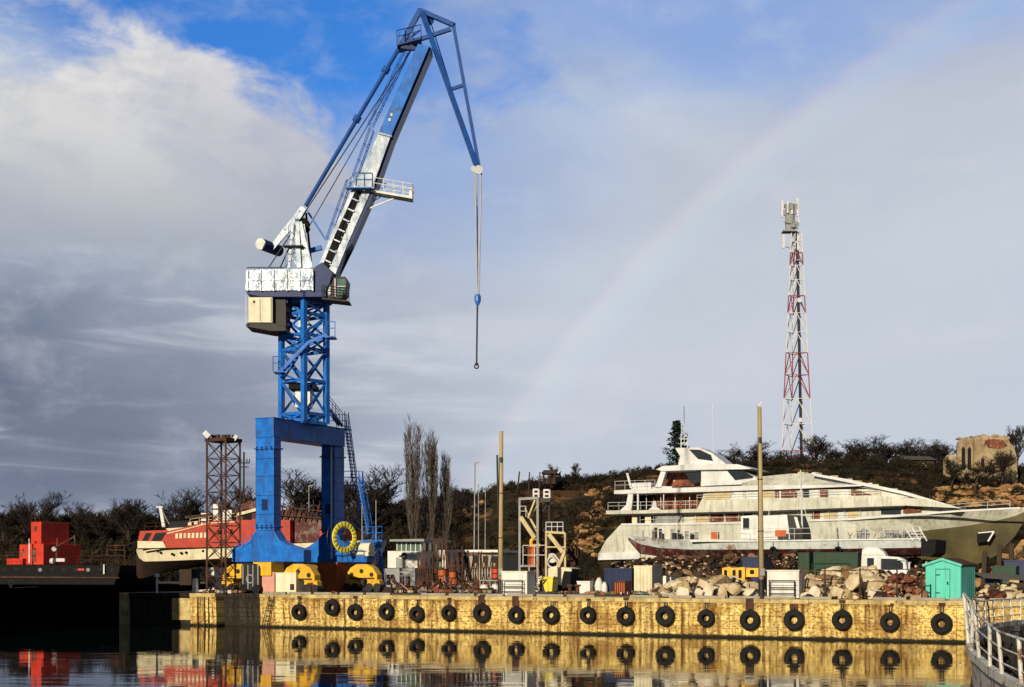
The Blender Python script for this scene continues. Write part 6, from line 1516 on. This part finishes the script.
rubble('rubble','rub_pale',803,905,77.8,83,380,1.7,.2,.62,'heap of pale broken stones between the slatted cabinet and the shed',1)
rubble('rubble','rub_tan',803,905,77.8,83,260,1.55,.2,.55,'tan broken stones mixed through the rubble heap',2)
rubble('brick_rubble','brick_red',876,926,77.,81,260,1.35,.12,.32,'reddish brick rubble left of the turquoise shed',3)
rubble('gap_shade_rubble','keel_dark',800,925,77.4,84,620,1.55,.15,.42,'dark stones painted as shade in the gaps of the rubble heap',4)  # dark stones put the shade between the pale stones into colour
rubble('rubble','rub_pale',655,760,82.,87,300,1.15,.2,.6,'broken pale stones behind the row of boulders',5)
rubble('gap_shade_rubble','keel_dark',668,760,81.8,87.5,340,1.1,.15,.4,'dark stones painted as shade between the pale stones under the yellow machine',14)
rubble('brick_rubble','brick_red',672,740,82,84,60,.7,.12,.3,'reddish debris low among the pale stones left of the lamp pole',15)
rubble('rubble','rub_pale',975,1060,77,82,260,.8,.16,.45,'pale stones right of the turquoise shed',6)
rubble('gap_shade_rubble','keel_dark',975,1060,77,83,150,.8,.16,.45,'dark stones painted as shaded gaps right of the turquoise shed',16)
rubble('brick_rubble','brick_red',985,1003,76,77.5,26,.5,.2,.4,'reddish lumps right of the turquoise shed',7)
rubble('gravel_bank','gravel',615,945,113,124,2300,2.9,.15,.5,'dark gravel bank under the two boats',8,'gravel')
rubble('gravel_bank','stone',615,950,112.5,123,620,2.95,.08,.2,'pale stones scattered on the dark gravel bank',9,'gravel')
rubble('gravel_bank','brick_red',615,950,112.5,123,450,2.95,.08,.24,'rusty lumps scattered on the dark gravel bank',10,'gravel')
# quay-side clutter fence by rubble
F=Fr(86.1,.486)
def fence(mb):
    for x in (803,825,860,897,922): mb.bar(F.gz(x,2.2,0),F.pt(x,568 if x!=825 else 566,0),.07)
    mb.bar(F.pt(803,571,0),F.pt(922,569,0),.05)
singles('post_fence','thin rusty post fence in front of the rubble heap','fence','rusty',fence)
F=Fr(99,.45)
singles('pipe_railing','light green-grey pipe railing in front of the green container','railing','green_box',lambda mb:(rail(mb,[F.gz(812,2.2,-.5),F.gz(850,2.2,-.5)],2.0,.04,2)))
# right edge things under the bow
box_at('water_tank',992,1016,567,98,2.5,'green_box','dark green tank under the yacht bow at right','tank',6)
box_at('container',1004,1060,561,104,3,'blue_box','dark blue container under the yacht bow at the right edge','container',10)
box_at('tarp_heap',985,1000,577,94,1.5,'blue_box','low blue tarpaulined load right of the shed','load',0)
F=Fr(92,.45); singles('steel_beam','long dark steel beam lying above the stones right of the shed','beam','dark_steel',lambda mb:F.bar(mb,975,575,1060,580,.3,1))
rr=random.Random(31); mb=MB()
for i in range(70):
    px=rr.uniform(960,1080); Y=rr.uniform(130,165); p=G(px,Y,2.2+rr.uniform(0,4.5)*((Y-130)/35)); rock_into(mb,p,(rr.uniform(1,2.6),1.5,rr.uniform(.8,1.9)),rr)
tag(mb.build('rock_bank','ochre_rock'),'reddish broken rock bank behind the yacht bow','rocks',kind='stuff')

# under the crane: boxes
box_at('ballast_block',261,274.5,573,95.3,1.3,'pink','pinkish concrete ballast block at the near crane leg','block',0,sl=.486)
F_,c_,h_,t_=box_at('site_cabin',275.5,296,573.5,94.6,1.4,'cream_box','cream equipment box between the near crane bogies','box',0,sl=.486); mb=MB(); F_.rect(mb,290,584,294,590,-.03,.05); mb.build('vent','dark_steel',t_)
box_at('water_bin',205.5,214,568.5,100,1.2,'wall_white','white upright box behind the left legs of the light tower','box',0)
mb=MB(); c=G(210,98.6,3.0); 
t_=thing('drum','black drum lying by a white stand at the light tower foot','drum',c-Vector((0,0,.8))); mb.tube(c-Vector((.3,0,0)),c+Vector((.35,.1,0)),.42,18); mb.build('barrel','black',t_); mb=MB(); mb.tube(G(195.5,98.6,2.2),G(195.5,98.6,3.2),.25,10,.2); mb.bar(G(195,98.6,2.3),G(213,98.6,2.4),.12); mb.build('stand','wall_white',t_)
def wagon():
    F=Fr(86.9,.486); t=thing('tank_wagon','dark grey tarpaulin-covered wagon behind the light tower','wagon',F.gz(249,2.2,1.2))
    secs=[]
    mb=MB(); F.poly(mb,[(241,591),(241,566),(243,562.5),(256,564),(259.5,568),(259.5,591)],0,1.3); mb.build('cover','dark_steel',t,bevel=.06)
    mb=MB(); 
    for x in (243,248,253,258): F.bar(mb,x,565,x,589,.07,-.04)
    mb.torus(F.pt(250,579,-.05),F.n,.28,.05,14,6); mb.build('lacing','grey',t)
    for x in (243,256): w=MB(); c=F.gz(x,2.5,-.1); w.tube(c,c+F.n*.3,.32,16); w.build('wheel','rubber',t)
wagon()
for px,lb in ((300,'white upright gas bottle beside the cream equipment box'),): 
    p=G(px,96.5); mb=MB(); mb.tube(p,p+Vector((0,0,1.2)),.16,12); mb.tube(p+Vector((0,0,1.2)),p+Vector((0,0,1.4)),.16,12,.05); tag(mb.build('gas_bottle','antenna'),lb,'gas bottle')

# ------------------------------------------------------------------ telecom mast
def telecom():
    Y=285; z=hz((796-512)/FP*Y,Y); k=Y/FP; c=G(796,Y,z); t=thing('telecom_mast','tall red and white lattice telecom mast on the ridge','mast',c)
    zt=ZC+(568-232)*k; R0,R1=16*k*1.12,5.2*k
    ang=[R(-160),R(-20),R(95)]
    def ring(f): 
        r=R0+(R1-R0)*f; zz=z+(zt-z)*f; return [Vector((c.x+math.cos(a)*r,c.y+math.sin(a)*r,zz)) for a in ang]
    n=13; fs=[0]; 
    tot=sum(1-.055*i for i in range(n)); acc=0
    for i in range(n): acc+=(1-.055*i)/tot; fs.append(acc)
    rings=[ring(f) for f in fs]; parts={}
    for i in range(n):
        key='mast_white' if (i//1)%4 in (1,2,3) and i%4!=0 else 'mast_red'
        key=('mast_red' if i in (0,3,4,7,10) else 'mast_white'); run=0 if i==0 else 1 if i<3 else 2 if i<5 else 3 if i<7 else 4 if i==7 else 5 if i<10 else 6 if i==10 else 7
        mb=parts.setdefault((run,key),MB()); a,b=rings[i],rings[i+1]
        for j in range(3):
            mb.bar(a[j],b[j],.2); mb.bar(b[j],b[(j+1)%3],.12)
            m=(a[j]+a[(j+1)%3])/2; mt=(b[j]+b[(j+1)%3])/2
            mb.bar(a[j],mt,.14); mb.bar(a[(j+1)%3],mt,.14)
    for (run,key),mb in parts.items(): mb.build('red_section' if key=='mast_red' else 'white_section',key,t)
    F=Fr(Y,0); mb=MB(); mb.bar(c+Vector((1.2,0,0)),Vector((c.x+.2,c.y,zt)),.5,.5); mb.build('cable_tray','dark_steel',t)
    mb=MB(); mb.tube(F.pt(790,231,0),F.pt(790,205,0),1.0,10); F.rect(mb,783.5,229.5,797,231,-1.2,2.4); mb.bar(F.pt(783,211,0),F.pt(797,211,0),.25); mb.bar(F.pt(784,222,-.8),F.pt(798,222,-.8),.25)
    rr=random.Random(5)
    for i in range(14): mb.box(F.pt(rr.uniform(784,796),rr.uniform(206,229),rr.uniform(-1.2,1)),(rr.uniform(.4,1.),.5,rr.uniform(.5,1.4)))
    mb.build('equipment','grey',t)
    for (x0,x1,y0,y1,d) in ((781.2,783.4,200,217,-.5),(796,798.6,198,216,-.4),(787,788.6,201,213,-1.3),(782,785,234,248,-.6),(797,799,235,250,-.3),(791,793,202,214,-1.2),(797.4,799.4,217,225,-.2)):
        mb=MB(); F.rect(mb,x0,y0,x1,y1,d,.35); mb.build('panel_antenna','antenna',t)
    mb=MB(); mb.bar(F.pt(783,246,-.5),F.pt(790,248,0),.15); mb.bar(F.pt(798,245,0),F.pt(793,247,0),.15); F.rect(mb,797,259,802,260.5,-.8,1.); mb.bar(F.pt(797,200,0),F.pt(797,197,0),.08); mb.build('arm','grey',t)
    for (x,y,r) in ((799.5,300,.5),(789,470,.7),(800,420,.5)): mb=MB(); p=F.pt(x,y,-1.5); mb.tube(p,p+Vector((0,.4,0)),r,16,r*.6); mb.build('dish','antenna',t)
telecom()
# ------------------------------------------------------------------ ridge features
def ruin():
    F=Fr(256,.3); zb=hz(F.pt(985,470).x,256); t=thing('ruined_building','roofless ochre ruined building on the ridge at right','ruin',F.gz(985,zb,3))
    mb=MB(); F.poly(mb,[(957,486),(957,442),(959,441),(960,438.5),(963,438.6),(965,437),(969,437.4),(970,435.8),(973,436),(973,486)],0,8); mb.build('front_wall','ruin',t)
    for x in (961.6,967.6): mb=MB(); F.poly(mb,[(x,470),(x,449),(x+1.9,446.2),(x+3.6,449),(x+3.6,470)],-.04,.1); mb.build('window_opening','black',t)
    mb=MB(); F.poly(mb,[(973,486),(973,437),(976,435.2),(980,435.6),(982,434),(987,434.8),(990,436.2),(994,434),(999,434.6),(1001,436),(1005,435),(1008,438),(1010,443),(1014,447),(1017,458),(1018,486)],.6,7.4); mb.build('main_wall','ruin',t)
    mb=MB(); F.poly(mb,[(984,446),(985,440),(993,439),(1003,440),(1008,446),(1000,449),(990,448)],.56,.08); mb.build('exposed_brick','interior',t)
    for x,y in ((981,459),(1004,459)): mb=MB(); F.poly(mb,[(x,y+7),(x,y),(x+3.4,y-.6),(x+3.6,y+7)],.54,.1); mb.build('window_opening','black',t)
    for i in range(9):
        rr=random.Random(i); mb=MB(); rock_into(mb,F.pt(959+i*6.2,437.5+(i%3)*.8-(1 if i>2 else -1),.9+i%3),(.7,.6,.35),rr); mb.build('broken_coping','ruin',t)
    mb=MB(); F.poly(mb,[(943,486),(943.5,459),(947,455),(954,454.5),(957,457),(957,486)],-.6,5); mb.build('side_annex','ruin',t); mb=MB(); F.rect(mb,946,460,950.5,467,-.64,.1); mb.build('annex_opening','black',t)
ruin()
F=Fr(258,.2)
def barn():
    t=thing('ridge_barn','low dark barn between bare trees on the ridge','barn',F.gz(912,21,2)); mb=MB(); F.rect(mb,895,459,934,474,0,5); mb.build('wall','timber_dark',t); mb=MB(); F.poly(mb,[(891,459.5),(900,455.5),(930,456.5),(938,460)],-.6,6.4); mb.build('roof','dark_steel',t)
    mb=MB(); F.poly(mb,[(917,468),(917,465.5),(920,463),(924,463),(927,466),(927,468)],-.1,.2); mb.build('pale_gable','panel_tan',t)
barn()
F=Fr(250,.1)
def hut():
    t=thing('ridge_hut','small dark open hut on the ridge above the hopper plant','hut',F.gz(549,20,2)); mb=MB()
    for x in (543.5,549,554.5): F.bar(mb,x,484,x,472,.35,0); F.bar(mb,x,484,x,472,.35,3)
    mb.build('post','timber_dark',t); mb=MB(); F.poly(mb,[(541.5,472.5),(544,470),(554,470),(557,472.5),(557,473.6),(541.5,473.6)],-.5,4); mb.build('roof','timber_dark',t); mb=MB(); F.rect(mb,543,478,556,484,.2,3); mb.build('low_wall','timber_dark',t)
hut()
for (x0,y0,x1,y1,w,lb) in ((474,500,475,463,.2,'tallest thin street lamp pole on the slope left of the plain wooden pole'),(517,488,519.5,471.5,.3,'leaning dark post on the ridge, closest to the plain wooden pole'),(528.5,487,529.5,472,.25,'upright dark post on the ridge between leaning post and hut'),(539,486,540,472,.25,'dark post on the ridge right beside the small hut'),
    (478.5,503,478.5,484,.15,'short thin post on the slope right of the slope lamp'),(485,503,485.5,487,.15,'low thin post on the slope left of the plain wooden pole'),(208,545,207.5,484,.13,'thin lamp pole rising behind the rusty light tower') ,(362,530,362,500,.16,'pale thin post on the slope behind the crane stairs, left'),(376,530,376,500,.16,'pale thin post on the slope behind the crane stairs, right'),(309,545,309,486,.16,'thin lamp pole seen inside the crane portal')):
    Yq={474:205}.get(x0,246 if 500<x0<545 else 200)
    if 500<x0<545: F=Fr(246,0)
    else: F=Fr(198,0)
    p=F.pt(x0,y0); q=F.pt(x1,y1); p.z=min(p.z,hz(p.x,p.y)-.2); mb=MB(); mb.tube(p,q,w*.6,6,w*.4)
    if x0 in (474,208,309): mb.bar(q,q+Vector((-.8 if x0==208 else .6,0,.1)),.16)
    tag(mb.build('slope_post','timber_dark' if 500<x0<545 else 'grey'),lb,'post')
F=Fr(190,0)
def tpole(mb):
    p=F.pt(243,548); p.z=2; mb.tube(p,F.pt(244,452),.12,6); 
    for y,w in ((463,5.5),(467,4.5)): mb.bar(F.pt(244-w,y),F.pt(244+w,y),.14)
    for x in (238.7,241,247,249.5): mb.tube(F.pt(x,463),F.pt(x,459),.07,5)
tag((lambda mb:(tpole(mb),mb.build('utility_pole','timber_dark'))[1])(MB()),'dark utility pole with crossarms just left of the near crane leg','pole')

# ------------------------------------------------------------------ near white boat at right
def nearboat():
    # gunwale outline in plan, bow pointing left/away; z of deck about 2.2
    zg=2.28; o=Vector((8.2,23.,0))
    def W(px,py,z): Y=(ZC-z)*FP/(py-568); return Vector(((px-512)/FP*Y,Y,z))
    near=[(969.0,646,2.42),(972,654,2.36),(980,661,2.31),(990,670,2.27),(1003,678,2.24),(1022,688,2.2),(1060,706,2.16),(1130,735,2.12)]
    far=[(969.5,646,2.36),(972,636,2.36),(980,630,2.33),(995,625.5,2.3),(1020,622,2.26),(1060,619,2.22),(1130,618,2.18)]
    N_=[W(*p) for p in near]; Fa=[W(*p) for p in far]
    t=thing('moored_boat','white rust-streaked boat bow with tubular railings at the right edge','boat',Vector((N_[3].x+1,N_[3].y+2,0)))
    ctr=Vector((sum(p.x for p in N_+Fa)/15+1.5,sum(p.y for p in N_+Fa)/15,0))
    loop=N_[::-1]+Fa[1:]
    def inset(p,f,z): return Vector((p.x+(ctr.x-p.x)*f,p.y+(ctr.y-p.y)*f,z))
    mb=MB(); A_=[p for p in loop]; m1=[inset(p,.03,1.6) for p in loop]; m2=[inset(p,.10,.8) for p in loop]; m3=[inset(p,.2,-.5) for p in loop]
    mb.loft([A_,m1,m2,m3],cap=False,closed=False); mb.build('hull','boat_paint',t,smooth=True)
    mb=MB(); 
    for a,b in zip(A_[:-1],A_[1:]): mb.bar(a,b,.12,.14)
    mb.build('gunwale','boat_paint',t)
    mb=MB(); 
    for a,b in zip(m1[:-1],m1[1:]): mb.bar(a+(a-ctr).normalized()*.03,b+(b-ctr).normalized()*.03,.07,.12)
    mb.build('rubbing_strake','rusty',t)
    mb=MB(); mb.add([inset(p,.02,p.z-.28) for p in loop],[tuple(range(len(loop)))]); mb.build('deck','net',t)
    # railings: posts and three rails on both sides
    up=Vector((0,0,1)); HH=lambda i,n:1.02-.3*min(1,i/max(1,n-1)*2.2)
    def railing(pts,step):
        mb=MB(); P=[];
        for a,b in zip(pts[:-1],pts[1:]):
            n=max(1,round((b-a).length/step))
            for i in range(n): P.append(a.lerp(b,i/n))
        P.append(pts[-1]); n=len(P); rq=random.Random(n)
        out=[p+up*HH(i,n)+(Vector((p.x-ctr.x,p.y-ctr.y,0)).normalized())*.12+Vector((rq.uniform(-.06,.06),0,0)) for i,p in enumerate(P)]
        for p,q in zip(P,out): mb.tube(p-up*.1,q,.032,8)
        for f in (1,.66,.33):
            L_=[p.lerp(q,f) for p,q in zip(P,out)]; mb.path(L_,.022 if f==1 else .014,6)
        mb.build('railing','boat_paint',t)
    railing(N_[:7],1.35); railing(Fa[:6],1.5)
    # deck gear
    rr=random.Random(12); mb=MB()
    for i in range(170):
        q_=rr.choice(loop[:9]+loop[-5:]); p=ctr.lerp(q_,rr.uniform(.35,.93)); p.z=2.02
        rock_into(mb,p+up*rr.uniform(0,.25),(rr.uniform(.1,.3),rr.uniform(.1,.3),rr.uniform(.06,.2)),rr)
    mb.build('net_heap','net',t)['kind']='stuff'
    c=N_[2].lerp(Fa[3],.5); c=c+Vector((.55,-.2,0)); c.z=2.0; mb=MB(); mb.tube(c,c+up*.55,.14,12); mb.tube(c+up*.5,c+up*.62,.22,12); c2=c+Vector((.9,.3,0)); mb.tube(c2-Vector((.25,0,-.35)),c2+Vector((.35,0,.35)),.22,14); mb.box(c2+up*.1,(.8,.5,.2)); mb.build('bollard_winch','dark_steel',t)
    mb=MB(); mb.path([N_[2]+Vector((-.3,-.1,-1.75)),N_[2]+Vector((-.05,0,-1.5)),N_[2]+Vector((.1,0,-1.2))],.05,6); mb.bar(Vector((N_[1].x-.9,N_[1].y,.28)),Vector((N_[2].x-.15,N_[2].y-.2,.05)),.16,.08); mb.build('fender_plank','wood',t)
nearboat()

# ------------------------------------------------------------------ camera and output
cd=bpy.data.cameras.new('camera'); cam=bpy.data.objects.new('camera',cd); col.objects.link(cam); scene.camera=cam
cam.location=(0,0,ZC); cam.rotation_euler=(R(90),0,0); cd.sensor_width=36; cd.sensor_fit='HORIZONTAL'; cd.lens=36*FP/1024; cd.shift_y=(568-343.5)/1024; cd.clip_start=.3; cd.clip_end=4000
scene.view_settings.view_transform='Standard'; scene.view_settings.look='None'; scene.view_settings.exposure=0; scene.view_settings.gamma=1; scene.view_settings.use_curve_mapping=False
scene.render.engine='CYCLES'; scene.cycles.use_denoising=True; scene.cycles.max_bounces=6
